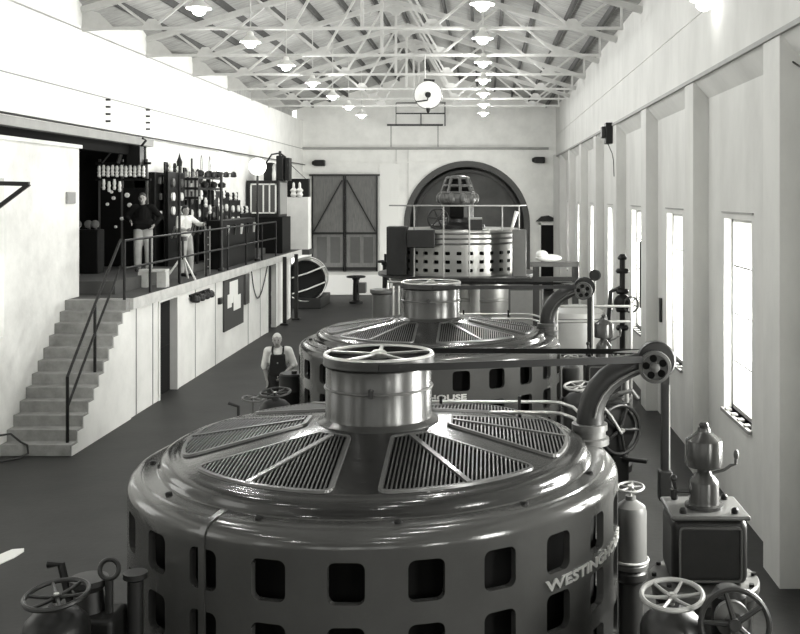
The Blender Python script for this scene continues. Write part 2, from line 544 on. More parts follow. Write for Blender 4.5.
def make_truss(Y):
    t = T('roof_truss', 'nearest light steel roof truss, its bottom chord cut by the top of the photo', 'truss', (-2.58, Y, 7.9), 'steel roof trusses')
    xl, xr, xc = XL + .0, 2.9, -2.58
    b = MB()
    for dy in (-.035, .035):
        b.bar((xl, Y + dy, 7.92), (xr, Y + dy, 7.92), .03, .06)
    b.build('bottom_chord', 'truss', t)
    b = MB()
    for x in (xl, XR):
        for dy in (-.06, .06):
            b.bar((x, Y + dy, zt(x)), (xc, Y + dy, zt(xc)), .035, .13)
    b.build('top_chord', 'truss', t)
    MB().bar((2.87, Y, 7.9), (2.87, Y, zt(2.87)), .05, .05).build('end_post', 'truss', t)
    # web members
    n = 4
    for s in (-1, 1):
        xs = [xc + s * 5.88 * q / n for q in range(n + 1)]
        for x0_, x1_ in ((xs[1], xc + s * .35), (xs[1], xs[2]), (xs[3], xs[2]), (xs[3], xs[3] + s * .75)):
            MB().bar((x0_, Y, 7.92), (x1_, Y, zt(x1_) - .03), .05, .055).build('web_brace', 'truss', t)
        for q in (1, 3):
            MB().prism([(xs[q] - .26, 7.9), (xs[q] + .26, 7.9), (xs[q] + .08, 8.12), (xs[q] - .08, 8.12)], lambda u, v, tt: (u, Y - .012 + .024 * tt, v)).build('gusset_plate', 'truss', t)
        x = xl
        if s < 0:
            MB().prism([(x, 7.85), (x - s * .7, 7.9), (x - s * .35, 8.25), (x, 8.34)], lambda u, v, tt: (u, Y - .012 + .024 * tt, v)).build('heel_plate', 'truss', t)
    MB().bar((xc, Y, 7.92), (xc, Y, 10.0), .07, .07).build('king_post', 'truss', t)
    # ridge gusset with curved lower edge
    pts = [(xc - .75, zt(xc - .75) - .06)]
    for q in range(9):
        a = PI * q / 8
        pts.append((xc - .42 - .33 * math.cos(a) * 1, zt(xc - .6) - .18 + .14 * math.sin(a) - .04))
    for q in range(9):
        a = PI * q / 8
        pts.append((xc + .42 - .33 * math.cos(a), zt(xc - .6) - .18 + .14 * math.sin(a) - .04))
    pts += [(xc + .75, zt(xc + .75) - .06), (xc, 10.04)]
    MB().prism(pts, lambda u, v, tt: (u, Y - .02 + .04 * tt, v)).build('ridge_gusset', 'truss', t)
    return t


tr0 = make_truss(TR[0])
for k in range(1, 6):
    dup(tr0, (-2.58, TR[k], 7.9), ['', 'second steel roof truss from the camera', 'third steel roof truss from the camera, its curved ridge plate in view', 'fourth steel roof truss from the camera', 'fifth steel roof truss from the camera', 'farthest steel roof truss, sixth from the camera'][k])


# ------------------------------------------------------------------ generators
def deck_z(r):
    if r >= 1.75:
        return 2.15
    return 2.15 + (1.75 - r) * (2.335 - 2.15) / 1.25


def shell(mb, R, z0, z1, rows, ncol, hw, hh, rc, phase=0.0, depth=.06, seg=8):
    """cylinder wall z0..z1 with rows x ncol rounded openings"""
    dz = (z1 - z0) / rows
    dphi = 2 * PI / ncol
    q = seg // 4

    def pt(u, v, rr):          # u arc length from -Y, v height
        a = u / R
        return Vector((rr * math.sin(a), -rr * math.cos(a), v))
    for j in range(rows):
        for i in range(ncol):
            uc = (phase + i * dphi) * R
            vc = z0 + dz * (j + .5)
            W, H = dphi * R / 2, dz / 2
            inner, outer = [], []
            cs = [(1, 1), (-1, 1), (-1, -1), (1, -1)]
            for c in range(4):
                sx, sy = cs[c]
                nx, ny = cs[(c + 1) % 4]
                a0 = PI / 4 + c * PI / 2
                loc = []
                for k in range(q):
                    t = a0 + (PI / 4) * k / q
                    loc.append((sx * (hw - rc) + rc * math.cos(t), sy * (hh - rc) + rc * math.sin(t)))
                pA = (sx * (hw - rc) + rc * math.cos(a0 + PI / 4), sy * (hh - rc) + rc * math.sin(a0 + PI / 4))
                pB = (nx * (hw - rc) + rc * math.cos(a0 + PI / 4), ny * (hh - rc) + rc * math.sin(a0 + PI / 4))
                for k in range(seg - 2 * q):
                    f = k / (seg - 2 * q)
                    loc.append((pA[0] + (pB[0] - pA[0]) * f, pA[1] + (pB[1] - pA[1]) * f))
                for k in range(q):
                    t = a0 + PI / 4 + (PI / 4) * k / q
                    loc.append((nx * (hw - rc) + rc * math.cos(t), ny * (hh - rc) + rc * math.sin(t)))
                inner += loc
                for k in range(seg):
                    f = k / seg
                    outer.append((W * (sx + (nx - sx) * f), H * (sy + (ny - sy) * f)))
            n = len(inner)
            vs = [pt(uc + a, vc + b, R) for a, b in outer] + [pt(uc + a, vc + b, R) for a, b in inner] + [pt(uc + a, vc + b, R - depth) for a, b in inner]
            fs = []
            for k in range(n):
                k2 = (k + 1) % n
                fs.append((k, k2, n + k2, n + k))
                fs.append((n + k, n + k2, 2 * n + k2, 2 * n + k))
            mb.add(vs, fs)


def weld(o, d=1e-4):
    bm = bmesh.new()
    bm.from_mesh(o.data)
    bmesh.ops.remove_doubles(bm, verts=bm.verts, dist=d)
    bmesh.ops.recalc_face_normals(bm, faces=bm.faces)
    bm.to_mesh(o.data)
    bm.free()
    o.data.polygons.foreach_set('use_smooth', [True] * len(o.data.polygons))
    o.data.set_sharp_from_angle(angle=math.radians(32))


def text_mesh(txt, size, thick=.014, spacing=1.0):
    cu = bpy.data.curves.new('lettering_curve', 'FONT')
    cu.body = txt
    cu.size = size
    cu.extrude = thick / 2
    cu.offset = size * .032
    cu.space_character = spacing
    cu.resolution_u = 3
    ob = bpy.data.objects.new('lettering_curve', cu)
    COL.objects.link(ob)
    dg = bpy.context.evaluated_depsgraph_get()
    ev = ob.evaluated_get(dg)
    me = ev.to_mesh()
    vs = [v.co.copy() for v in me.vertices]
    fs = [tuple(p.vertices) for p in me.polygons]
    ev.to_mesh_clear()
    bpy.data.objects.remove(ob)
    bpy.data.curves.remove(cu)
    return vs, fs


def arc_text(txt, R, a0, a1, z, size):
    vs, fs = text_mesh(txt, size)
    x0 = min(v.x for v in vs)
    x1 = max(v.x for v in vs)
    mb = MB()
    out = []
    for v in vs:
        a = a0 + (a1 - a0) * (v.x - x0) / (x1 - x0)
        rr = R + .004 + v.z
        out.append((rr * math.sin(a), -rr * math.cos(a), z + v.y))
    mb.add(out, fs)
    return mb


def clip_line(poly, p, d):
    """interval of the line p + t d inside convex-ish polygon"""
    ts = []
    n = len(poly)
    for i in range(n):
        a, b = Vector(poly[i]), Vector(poly[(i + 1) % n])
        e = b - a
        den = d.x * e.y - d.y * e.x
        if abs(den) < 1e-9:
            continue
        w_ = a - p
        t = (w_.x * e.y - w_.y * e.x) / den
        u = (w_.x * d.y - w_.y * d.x) / den
        if -1e-6 <= u <= 1 + 1e-6:
            ts.append(t)
    if len(ts) < 2:
        return None
    return min(ts), max(ts)


def round_poly(pts, r, n=5):
    out = []
    k = len(pts)
    for i in range(k):
        a, b, c = Vector(pts[i - 1]), Vector(pts[i]), Vector(pts[(i + 1) % k])
        rr = r[i] if isinstance(r, (list, tuple)) else r
        if rr <= 0:
            out.append(b)
            continue
        d0, d1 = (a - b).normalized(), (c - b).normalized()
        p0, p1 = b + d0 * rr, b + d1 * rr
        for q in range(n + 1):
            t = q / n
            out.append(p0 * (1 - t) ** 2 + b * 2 * t * (1 - t) + p1 * t * t)
    return out


def vent_outline(off, ri, ro, half):
    """vent between the spokes at -half and +half round angle 0 (local frame: u right, v outwards)"""
    a_in = half - math.asin(off / ri)
    a_out = half - math.asin(off / ro)
    pts = [Vector((ri * math.sin(-a_in), ri * math.cos(a_in)))]
    r = [.05]
    m = 10
    for i in range(m + 1):
        a = -a_out + 2 * a_out * i / m
        pts.append(Vector((ro * math.sin(a), ro * math.cos(a))))
        r.append(.12 if i in (0, m) else 0)
    pts.append(Vector((ri * math.sin(a_in), ri * math.cos(a_in))))
    r.append(.05)
    return round_poly(pts, r)


def inset(poly, d):
    c = sum((Vector(p) for p in poly), Vector((0, 0))) / len(poly)
    n = len(poly)
    out = []
    for i in range(n):
        a, b, e = Vector(poly[i - 1]), Vector(poly[i]), Vector(poly[(i + 1) % n])
        t = (e - a)
        if t.length < 1e-9:
            out.append(b)
            continue
        t.normalize()
        nn = Vector((-t.y, t.x))
        if nn.dot(c - b) < 0:
            nn = -nn
        out.append(b + nn * d)
    return out


def make_vent(root, ang):
    out = vent_outline(.165, .66, 1.755, PI / 6)
    inn = inset(out, .035)

    def W(u, v, h):
        # local (u, v) turned so v points along angle ang measured from -Y
        x = u * math.cos(ang) + v * math.sin(ang)
        y = u * math.sin(ang) - v * math.cos(ang)
        return Vector((x, y, deck_z(math.hypot(u, v)) + h))
    f = MB()
    n = len(out)
    vs = [W(p.x, p.y, -.01) for p in out] + [W(p.x, p.y, .022) for p in inset(out, .006)] + [W(p.x, p.y, .022) for p in inn] + [W(p.x, p.y, .0) for p in inn]
    fs = []
    for i in range(n):
        j = (i + 1) % n
        for a in range(3):
            fs.append((a * n + i, a * n + j, (a + 1) * n + j, (a + 1) * n + i))
    f.add(vs, fs)
    # central rib from inner end to outer arc
    prev = None
    ribpts = [W(0, .69 + (1.73 - .69) * i / 6, .014) for i in range(7)]
    for i in range(6):
        f.bar(ribpts[i], ribpts[i + 1], .045, .03)
    fr = f.build('vent_grille', 'rim', root, local=True)
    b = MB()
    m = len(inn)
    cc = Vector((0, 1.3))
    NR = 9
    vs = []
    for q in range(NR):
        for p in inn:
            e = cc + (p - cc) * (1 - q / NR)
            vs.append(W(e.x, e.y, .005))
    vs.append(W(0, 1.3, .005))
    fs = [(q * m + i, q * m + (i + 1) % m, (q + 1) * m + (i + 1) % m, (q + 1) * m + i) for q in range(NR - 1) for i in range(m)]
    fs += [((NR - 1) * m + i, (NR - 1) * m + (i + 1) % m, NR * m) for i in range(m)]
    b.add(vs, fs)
    b.build('vent_shade_plate', 'void', fr, local=True)  # shade under the slats put into a black plate on the solid deck
    s = MB()
    dirv = Vector((math.sin(ang), -math.cos(ang)))      # slats run along the hall
    nrm = Vector((dirv.y, -dirv.x))
    for k in range(-70, 71):
        o0 = nrm * (k * .034)
        iv = clip_line(inn, o0, dirv)
        if not iv or iv[1] - iv[0] < .03:
            continue
        t0, t1 = iv[0] + .004, iv[1] - .004
        pts = [o0 + dirv * (t0 + (t1 - t0) * q / 5) for q in range(6)]
        pts = [W(q.x, q.y, .012) for q in pts]
        for q in range(5):
            s.bar(pts[q], pts[q + 1], .012, .014)
    s.build('slats', 'slat', fr, local=True, smooth=False)
    return fr


def make_generator():
    g = T('generator', 'large round dark enamelled generator in the foreground, raised maker letters on its side', 'generator', (0, 0, 0), 'round vertical generators with slotted casings')
    mb = MB()
    R = 2.2
    shell(mb, R, .50, 1.88, 3, 24, .135, .15, .055)
    mb.lathe([(R, .5), (R, .1), (R + .03, .08), (R + .03, 0)], n=192)
    mb.lathe([(R, 1.88), (2.198, 1.905), (2.185, 1.935), (2.16, 1.963), (2.125, 1.982), (2.08, 1.99), (2.07, 2.004), (2.03, 2.012), (1.96, 2.02), (1.95, 2.028)], n=192)
    cs = mb.build('casing', 'gen', g, local=True)
    weld(cs)
    MB().lathe([(2.0, 0), (2.0, 1.95), (1.9, 1.97)], n=96).build('stator_core', 'void', g, local=True)
    d = MB().lathe([(1.955, 2.02), (1.94, 2.035), (1.932, 2.06), (1.925, 2.085), (1.905, 2.112), (1.87, 2.13), (1.83, 2.139), (1.79, 2.143), (1.78, 2.15), (1.75, 2.152), (1.4, deck_z(1.4)), (1.0, deck_z(1.0)), (.45, deck_z(.45))], n=192)
    weld(d.build('deck', 'gen_deck', g, local=True))
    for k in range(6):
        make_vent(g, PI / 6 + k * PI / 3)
    for a in (-30, 150):
        a = math.radians(a)
        j = MB()
        prof = [(R + .012, .1), (R + .012, 1.88), (2.208, 1.92), (2.17, 1.978), (2.1, 2.002), (1.97, 2.03)]
        vs = []
        for rr, z in prof:
            for da in (-.03, .03):
                vs.append((rr * math.sin(a + da / rr), -rr * math.cos(a + da / rr), z))
        vs2 = []
        for rr, z in prof:
            for da in (-.03, .03):
                vs2.append(((rr - .02) * math.sin(a + da / rr), -(rr - .02) * math.cos(a + da / rr), z - .01))
        m = len(vs)
        fs = []
        for q in range(len(prof) - 1):
            fs.append((q * 2, q * 2 + 1, q * 2 + 3, q * 2 + 2))
            fs.append((q * 2, q * 2 + 2, m + q * 2 + 2, m + q * 2))
            fs.append((q * 2 + 1, q * 2 + 3, m + q * 2 + 3, m + q * 2 + 1))
        j.add(vs + vs2, fs)
        j.build('joint_strip', 'gen', g, local=True)
    for k in range(12):
        a = math.radians(-50 + 30 * k)
        MB().lathe([(.03, 0), (.03, .016), (.02, .024), (0, .026)], (2.01 * math.sin(a), -2.01 * math.cos(a), 2.012), n=8).build('bolt', 'iron', g, local=True)
    # exciter housing on the middle
    h = MB().lathe([(.56, 2.30), (.56, 2.335), (.53, 2.35), (.497, 2.37), (.49, 2.40), (.49, 2.64), (.488, 2.645), (.488, 2.83), (.48, 2.84), (.45, 2.845), (0, 2.845)], n=96)
    hs = h.build('exciter_housing', 'pot', g, local=True)
    MB().torus((0, 0, 2.645), .493, .012, n=96).build('clamp_band', 'grey_paint', hs, local=True)
    lt = MB()
    la = math.radians(-2)
    lt.cbox((.5 * math.sin(la), -.505, 2.655), (.05, .03, .07)).cyl((.5 * math.sin(la), -.51, 2.62), (.5 * math.sin(la), -.51, 2.70), .012, n=8)
    lt.build('band_latch', 'iron2', hs, local=True)
    MB().lathe([(.47, 2.845), (.51, 2.85), (.514, 2.86), (.508, 2.89), (.514, 2.925), (.51, 2.935), (.47, 2.935), (.465, 2.845)], n=96).build('belt_pulley', 'iron2', g, local=True)
    tr = MB().torus((0, 0, 2.938), .492, .02, n=96).build('top_ring', 'bright', g, local=True)
    sp = MB()
    for k in range(5):
        a = 2 * PI * k / 5 + .35
        sp.bar((.05 * math.cos(a), .05 * math.sin(a), 2.935), (.49 * math.cos(a), .49 * math.sin(a), 2.935), .035, .02)
    sp.lathe([(.075, 2.9), (.075, 2.95), (.05, 2.97), (0, 2.975)], n=24)
    sp.build('ring_spokes', 'bright', tr, local=True)
    MB().lathe([(.45, 2.885), (0, 2.885)], n=48).build('top_cover', 'void', g, local=True)
    # two bright oil pipes along the far right of the deck
    for yy, zz, xe in ((10.35, 2.27, .62), (10.08, 2.22, .60)):
        pts = [(-.55, yy, zz), (0, yy, zz), (xe, yy, zz), (xe + .16, yy - .03, zz - .005), (xe + .28, yy - .12, zz - .03), (xe + .35, yy - .24, zz - .08), (xe + .37, yy - .3, zz - .16)]
        MB().tube([(x + .985, y - 9.28, z) for x, y, z in pts], .017, 8).build('oil_pipe', 'bright', g, local=True)
    for xx in (-.45, .35):
        MB().bar((xx + .985, 10.4 - 9.28, 2.24), (xx + .985, 10.03 - 9.28, 2.19), .03, .03).bar((xx + .985, 10.2 - 9.28, 2.12), (xx + .985, 10.2 - 9.28, 2.36), .03, .03).build('pipe_clip', 'iron', g, local=True)
    return g


G1 = Vector((-.985, 9.28, 0))
G2 = Vector((-.919, 16.97, 0))
DG = G2 - G1
g1 = make_generator()
g2 = dup(g1, G2, 'middle round generator standing behind the foreground one, letters on its near side', skip=())
g1.location = G1
arc_text('WESTINGHOUSE', 2.2, math.radians(41), math.radians(80), 1.378, .112).build('raised_lettering', 'letters', g1, local=True, smooth=False)
arc_text('WESTINGHOUSE', 2.2, math.radians(-19), math.radians(17), 1.378, .112).build('raised_lettering', 'letters', g2, local=True, smooth=False)


# ---- third, taller generator far back
G3 = Vector((-.85, 31.0, 0))
g = T('exciter_generator', 'tall older generator far back with a pale perforated drum and caged top, before the arch', 'generator', G3)
mb = MB()
b0 = G3


def off(mb, p):
    mb.v = [v + Vector(p) for v in mb.v]
    return mb


mb = MB().lathe([(2.45, 0), (2.45, .5), (2.35, .55), (2.35, .6), (0, .6)], n=64)
off(mb, G3).build('base_plinth', 'grey_paint', g)
for k in range(8):
    a = 2 * PI * k / 8 + .3
    c = G3 + Vector((1.9 * math.cos(a), 1.9 * math.sin(a), 0))
    MB().lathe([(.22, .6), (.22, .75), (.15, .8), (.15, 1.8), (.22, 1.85), (.22, 1.98)], c, 20).build('support_column', 'light_paint', g)
off(MB().lathe([(.95, .6), (.95, 1.3), (1.0, 1.32), (1.0, 1.38), (.95, 1.4), (.95, 1.98)], n=40), G3 + Vector((.75, -.9, 0))).build('turbine_pit_liner', 'drum', g)
off(MB().lathe([(0, 1.98), (2.45, 1.98), (2.45, 2.06), (0, 2.06)], n=64), G3).build('platform', 'iron2', g)
mb = MB()
shell(mb, 1.95, 2.1, 2.85, 3, 36, .075, .052, .03, phase=.05)
mb.lathe([(1.95, 2.85), (1.95, 3.36), (1.92, 3.4), (0, 3.4)], n=288)
mb.lathe([(1.95, 2.1), (1.98, 2.09), (1.98, 2.06)], n=288)
dr = off(mb, G3).build('perforated_drum', 'drum', g)
weld(dr)
off(MB().lathe([(1.85, 2.07), (1.85, 3.0)], n=64), G3).build('drum_core', 'void', g)
off(MB().box(1.65, 2.05, -2.0, -1.5, 2.06, 3.42), G3).build('side_box', 'grey_paint', g, bevel=.02)
# dark mechanism on the left front of the drum
m_ = MB().box(-2.05, -1.45, -1.6, -.9, 2.06, 3.5).box(-1.4, -.6, -2.15, -1.95, 2.9, 3.42)
off(m_, G3).build('brush_box', 'panel_dark', g, bevel=.03)
m_ = MB()
for z in (3.0, 3.15, 3.3):
    m_.torus((0, 0, z), 1.97, .03, n=64)
off(m_, G3).build('drum_bands', 'grey_paint', g)
# top pedestal, handwheel, cage
m_ = MB().lathe([(.85, 3.4), (.85, 3.5), (.6, 3.6), (.5, 3.75), (.5, 4.2), (.58, 4.3)], n=24)
off(m_, G3).build('pedestal', 'iron2', g)
off(MB().box(-.22, .2, -.56, -.4, 3.75, 4.1), G3).build('pedestal_window', 'void', g)
m_ = MB().lathe([(.40, 4.12), (.56, 4.2), (.6, 4.32), (.56, 4.45), (.45, 4.52)], n=32)
for k in range(10):
    a = 2 * PI * k / 10
    m_.ball((.54 * math.cos(a), .54 * math.sin(a), 4.33), .13, .13, .17, 10, 8)
off(m_, G3).build('lobed_collar', 'grey_paint', g)
m_ = MB()
for z, r0 in ((4.5, .5), (4.72, .41), (4.96, .32)):
    m_.torus((0, 0, z), r0, .045, n=32)
for k in range(8):
    a = 2 * PI * k / 8 + .2
    m_.tube([(.51 * math.cos(a), .51 * math.sin(a), 4.48), (.32 * math.cos(a), .32 * math.sin(a), 4.98)], .05, 8)
m_.lathe([(.3, 4.97), (.2, 5.03), (0, 5.05)], n=24)
off(m_, G3).build('cage', 'grey_paint', g)
off(MB().lathe([(.38, 4.45), (.24, 4.95), (0, 4.96)], n=24), G3).build('cage_core', 'void', g)
off(MB().wheel((-.55, -1.2, 3.72), .30, .03, 6, .06, (.15, -1, 0), .02).cyl((-.55, -1.2, 3.72), (-.3, -.3, 3.8), .03), G3).build('handwheel', 'iron2', g)
m_ = MB()
pts = [(-.34, -2.3), (.40, -2.3), (1.35, -2.0), (1.85, -1.6), (-1.2, -2.05)]
for x, y in pts:
    m_.tube([(x, y, 2.06 if x < .6 else 3.4), (x, y, 4.12)], .022, 8)
rl = [(-2.0, -1.2), (-1.2, -2.05), (-.34, -2.3), (.40, -2.3), (1.35, -2.0), (1.85, -1.6), (2.1, -.6)]
m_.tube([(x, y, 4.12) for x, y in rl], .022, 8)
off(m_, G3).build('guard_rail', 'light_paint', g)
off(MB().cyl((1.62, -1.7, 3.4), (1.78, -1.75, 3.95), .04, .06), G3).build('funnel', 'porcelain', g)
off(MB().box(.35, .78, -1.7, -1.3, 3.2, 3.72), G3).build('terminal_box', 'iron2', g, bevel=.02)
off(MB().cbox((.56, -1.5, 3.74), (.4, .4, .05)), G3).build('terminal_cover', 'light_paint', g)
off(MB().bar((-.2, -2.5, 2.0), (2.5, -2.5, 2.0), .12, .12), G3).build('walkway_beam', 'iron2', g)
off(MB().bar((2.44, -2.5, 0), (2.44, -2.5, 2.0), .1, .1), G3).build('walkway_post', 'iron2', g)


# ------------------------------------------------------------------ curved pipe arms and what hangs from them
def make_arm():
    o = Vector((1.02, 9.75, 2.02))
    a = T('curved_pipe_arm', 'dark curved pipe arm rising from the right edge of the foreground generator to a pulley', 'pipe arm', o, 'curved arms on the generators')
    MB().lathe([(.19, -.03), (.19, .03), (.155, .04), (.155, .10), (.175, .105), (.175, .165), (.15, .17), (0, .17)], o, 28).build('flange', 'grey_paint', a)
    px = [(590, 424), (590.5, 412), (593.5, 400), (599, 389), (607, 380), (617, 372.5), (628, 367), (638, 363.5), (648, 361.5)]
    pts = [P(x, y, 9.75) for x, y in px]
    MB().tube(pts, [.135, .13, .128, .125, .122, .118, .112, .105, .1], 20).build('arm', 'iron2', a)
    # a rib down the front of the casting and a bright grease pipe
    MB().tube([P(x + 4, y + 6, 9.62) for x, y in px[1:-1]], .012, 8).build('grease_pipe', 'grey_paint', a)
    c = P(655, 367, 9.6)
    w_ = MB().lathe([(.155, -.03), (.155, .03), (.125, .035), (.12, .012), (.05, .012), (.045, .05), (.02, .06), (0, .06)], c, 32, (-.2, -1, 0)).build('pulley', 'grey_paint', a)
    hl = MB()
    ax = Vector((-.2, -1, 0)).normalized()
    q = Vector((0, 0, 1)).rotation_difference(ax)
    for k in range(5):
        t = 2 * PI * k / 5 + .3
        hl.cyl(c + q @ Vector((.085 * math.cos(t), .085 * math.sin(t), .005)), c + q @ Vector((.085 * math.cos(t), .085 * math.sin(t), .016)), .036, n=12)
    hl.build('pulley_holes', 'void', w_)
    gd = MB()
    c2 = P(656, 360, 9.72)
    gd.lathe([(0, -.06), (.175, -.06), (.185, -.04), (.185, .05), (.17, .06), (0, .06)], c2, 32, (0, -1, 0))
    gd.build('pulley_guard', 'iron', a)
    sh = MB().bar(P(665, 376, 9.75), P(665, 484, 9.75), .075, .06, (0, 1, 0)).build('drop_shaft', 'iron', a)
    MB().bar(P(665, 470, 9.75), P(665, 500, 9.75), .13, .12, (0, 1, 0)).build('shaft_sleeve', 'iron', a, bevel=.015)
    MB().bar(P(669.5, 385, 9.7), P(669.5, 470, 9.7), .012, .012).build('shaft_edge', 'light_paint', a)
    MB().tube([P(610, 352, 9.9), P(646, 351, 9.9)], .018, 8).tube([P(613, 357, 9.9), P(644, 355, 9.9)], .014, 8).build('tie_rod', 'light_paint', a)
    return a


arm = make_arm()
dup(arm, Vector(arm.location) + DG, 'smaller-looking curved pipe arm on the right edge of the middle generator')


def make_belt():
    b = T('drive_belt', 'dark flat belt from the top of the foreground hub to the curved arm pulley', 'belt', (0, 9.3, 2.88), 'flat drive belts')
    MB().bar((-.93, 8.762, 2.89), (1.52, 9.60, 2.83), .012, .065).build('near_run', 'slate', b)
    MB().bar((-1.0, 9.798, 2.89), (1.56, 9.9, 2.86), .012, .05).build('far_run', 'slate', b)
    return b


blt = make_belt()
dup(blt, Vector(blt.location) + DG, 'dark flat belt from the middle generator hub to its curved arm pulley')


def make_governor():
    o = Vector((1.85, 8.46, 0))
    g = T('governor', 'dark governor cabinet with a pale pot on top, beside the foreground generator', 'governor', o, 'governor stands')
    MB().lathe([(.46, 0), (.46, .1), (.40, .14), (.40, .98), (.43, 1.02), (.43, 1.10)], o, 32).build('pedestal', 'iron2', g)
    fl = MB().lathe([(0, 1.10), (.45, 1.10), (.46, 1.12), (.46, 1.17), (.445, 1.19), (0, 1.19)], o, 40).build('base_flange', 'grey_paint', g)
    bl = MB()
    for k in range(10):
        t = 2 * PI * k / 10
        bl.cyl(o + Vector((0.42 * math.cos(t), 0.42 * math.sin(t), 1.19)), o + Vector((0.42 * math.cos(t), 0.42 * math.sin(t), 1.215)), .022, n=6)
    bl.build('flange_bolts', 'iron', fl)
    x0, x1, y0, y1 = 1.54, 2.17, 8.2, 8.74
    MB().box(x0, x1, y0, y1, 1.19, 1.74).build('cabinet', 'panel_dark', g, bevel=.08)
    MB().box(x0 - .012, x1 + .012, y0 - .012, y1 + .012, 1.735, 1.775).build('cabinet_top', 'grey_paint', g, bevel=.019)
    fp = [(x0 + .05, 1.235), (x1 - .06, 1.235), (x1 - .06, 1.69), (x0 + .05, 1.69)]
    rp = round_poly([Vector(p) for p in fp], .05)
    f = MB()
    n = len(rp)
    ri = inset(rp, .016)
    vs = [(p.x, y0 - .001, p.y) for p in rp] + [(p.x, y0 - .018, p.y) for p in rp] + [(p.x, y0 - .018, p.y) for p in ri] + [(p.x, y0 - .001, p.y) for p in ri]
    f.add(vs, [(a * n + i, a * n + (i + 1) % n, (a + 1) * n + (i + 1) % n, (a + 1) * n + i) for a in range(3) for i in range(n)])
    f.build('front_panel_rim', 'grey_paint', g)
    for sx, sy in ((.1, .08), (.53, .08), (.53, .46), (.1, .46)):
        MB().lathe([(.03, 0), (.03, .03), (.018, .045), (0, .05)], (x0 + sx, y0 + sy, 1.775), 10).build('cover_nut', 'iron', g)
    c = Vector((1.852, 8.46, 0))
    MB().lathe([(.16, 1.775), (.16, 1.80), (.13, 1.81), (.125, 1.83), (.125, 1.98), (.118, 2.0), (.07, 2.06), (.055, 2.08), (.055, 2.12)], c, 32).build('lower_pot', 'pot', g)
    dm = MB().lathe([(.05, 2.115), (.145, 2.118), (.152, 2.125), (.153, 2.14), (.153, 2.335), (.15, 2.342), (.145, 2.345), (.10, 2.375), (.055, 2.41), (.05, 2.44), (.035, 2.445), (.042, 2.465), (.03, 2.485), (0, 2.49)], c, 36).build('drum_pot', 'pot', g)
    MB().tube([c + Vector((.05, 0, 2.05)), c + Vector((.17, -.02, 2.09)), c + Vector((.22, -.03, 2.13)), c + Vector((.26, -.03, 2.14)), c + Vector((.265, -.03, 2.24))], .013, 8).ball(c + Vector((.265, -.03, 2.22)), .022, .022, .045).build('crank_handle', 'grey_paint', g)
    m_ = MB().tube([c + Vector((-.1, 0, 1.9)), c + Vector((-.24, -.02, 1.91)), c + Vector((-.26, -.02, 2.0))], .018, 8).ball(c + Vector((-.26, -.02, 2.02)), .03).cyl(c + Vector((-.26, -.02, 1.86)), c + Vector((-.26, -.02, 1.93)), .03)
    m_.build('link_arm', 'iron2', g)
    return g


gov = make_governor()
dup(gov, Vector(gov.location) + DG, 'governor stand with pot on top beside the middle generator')


def make_tank():
    o = Vector((1.40, 9.62, 0))
    t = T('valve_bottle', 'grey upright valve bottle with handwheel, between foreground generator and governor', 'valve', o, 'upright valve bottles')
    MB().lathe([(.12, 0), (.12, .7), (.165, .74), (.165, .8), (.13, .84)], o, 24).build('pedestal', 'iron2', t)
    MB().lathe([(.17, .84), (.175, .88), (.155, .90), (.155, 1.37), (.14, 1.42), (.07, 1.47), (.05, 1.48), (.05, 1.52), (0, 1.52)], o, 28).build('body', 'grey_paint', t)
    MB().torus(o + Vector((0, 0, .91)), .168, .014, n=28).build('body_band', 'light_paint', t)
    MB().wheel(o + Vector((0, 0, 1.6)), .125, .012, 5, .03, (-.06, -.1, 1), .008).cyl(o + Vector((0, 0, 1.5)), o + Vector((0, 0, 1.6)), .012).build('handwheel', 'light_paint', t)
    return t


tank = make_tank()
dup(tank, Vector(tank.location) + DG + Vector((.03, .1, 0)), 'pale valve bottle with small handwheel at the right side of the middle generator')


def make_valve(o, label, dark=False):
    t = T('hand_valve', label, 'valve', o, 'round valves with flat handwheels')
    o = Vector(o)
    bm_ = 'iron' if dark else 'iron2'
    MB().lathe([(.26, 0), (.26, .06), (.2, .1), (.2, .9), (.225, .93), (.225, 1.38), (.21, 1.43), (.15, 1.49), (.06, 1.52), (.05, 1.54), (0, 1.54)], o, 32).build('body', bm_, t)
    MB().cyl(o + Vector((0, 0, 1.5)), o + Vector((0, 0, 1.62)), .018).build('spindle', 'bright', t)
    MB().wheel(o + Vector((0, 0, 1.61)), .212, .018, 6, .035, (-.05, -.12, 1), .012, .02).build('handwheel', 'iron2' if dark else 'light_paint', t)
    return t


v1 = make_valve((1.31, 7.0, 0), 'valve with bright six-spoked flat handwheel at the bottom right edge of the photo')
dup(v1, Vector(v1.location) + DG, 'valve with flat handwheel just right of the middle generator, partly hidden by the curved arm')
lv = make_valve((-3.0, 7.0, 0), 'dark valve with flat handwheel at the bottom left corner', True)
dup(lv, (-2.98, 14.2, 0), 'dark valve with flat handwheel in front of the man in overalls')
MB().bar((1.08, 7.0, 1.5), (.95, 7.1, 1.5), .03, .03)


def make_wheel_stand(o, R, ax, label, group=None, spokes=5, tilt=0):
    o = Vector(o)
    t = T('wheel_stand', label, 'handwheel', (o.x, o.y, 0), group)
    ax = Vector(ax).normalized()
    base = Vector((o.x, o.y, 0)) - ax * .3
    MB().wheel(o, R, .02, spokes, .04, ax, .016, .0, .5).build('handwheel', 'iron2', t)
    MB().cyl(o, o - ax * .34, .026).build('shaft', 'bright', t)
    h = MB()
    h.lathe([(.13, 0), (.13, .05), (.1, .1), (.09, o.z - .22), (.12, o.z - .16), (.12, o.z + .12), (.08, o.z + .17), (0, o.z + .18)], base, 24)
    h.build('gear_stand', 'iron', t)
    MB().lathe([(.12, 0), (.12, .06), (.06, .1), (0, .1)], o - ax * .16, 20, ax).build('gear_cover', 'grey_paint', t)
    return t


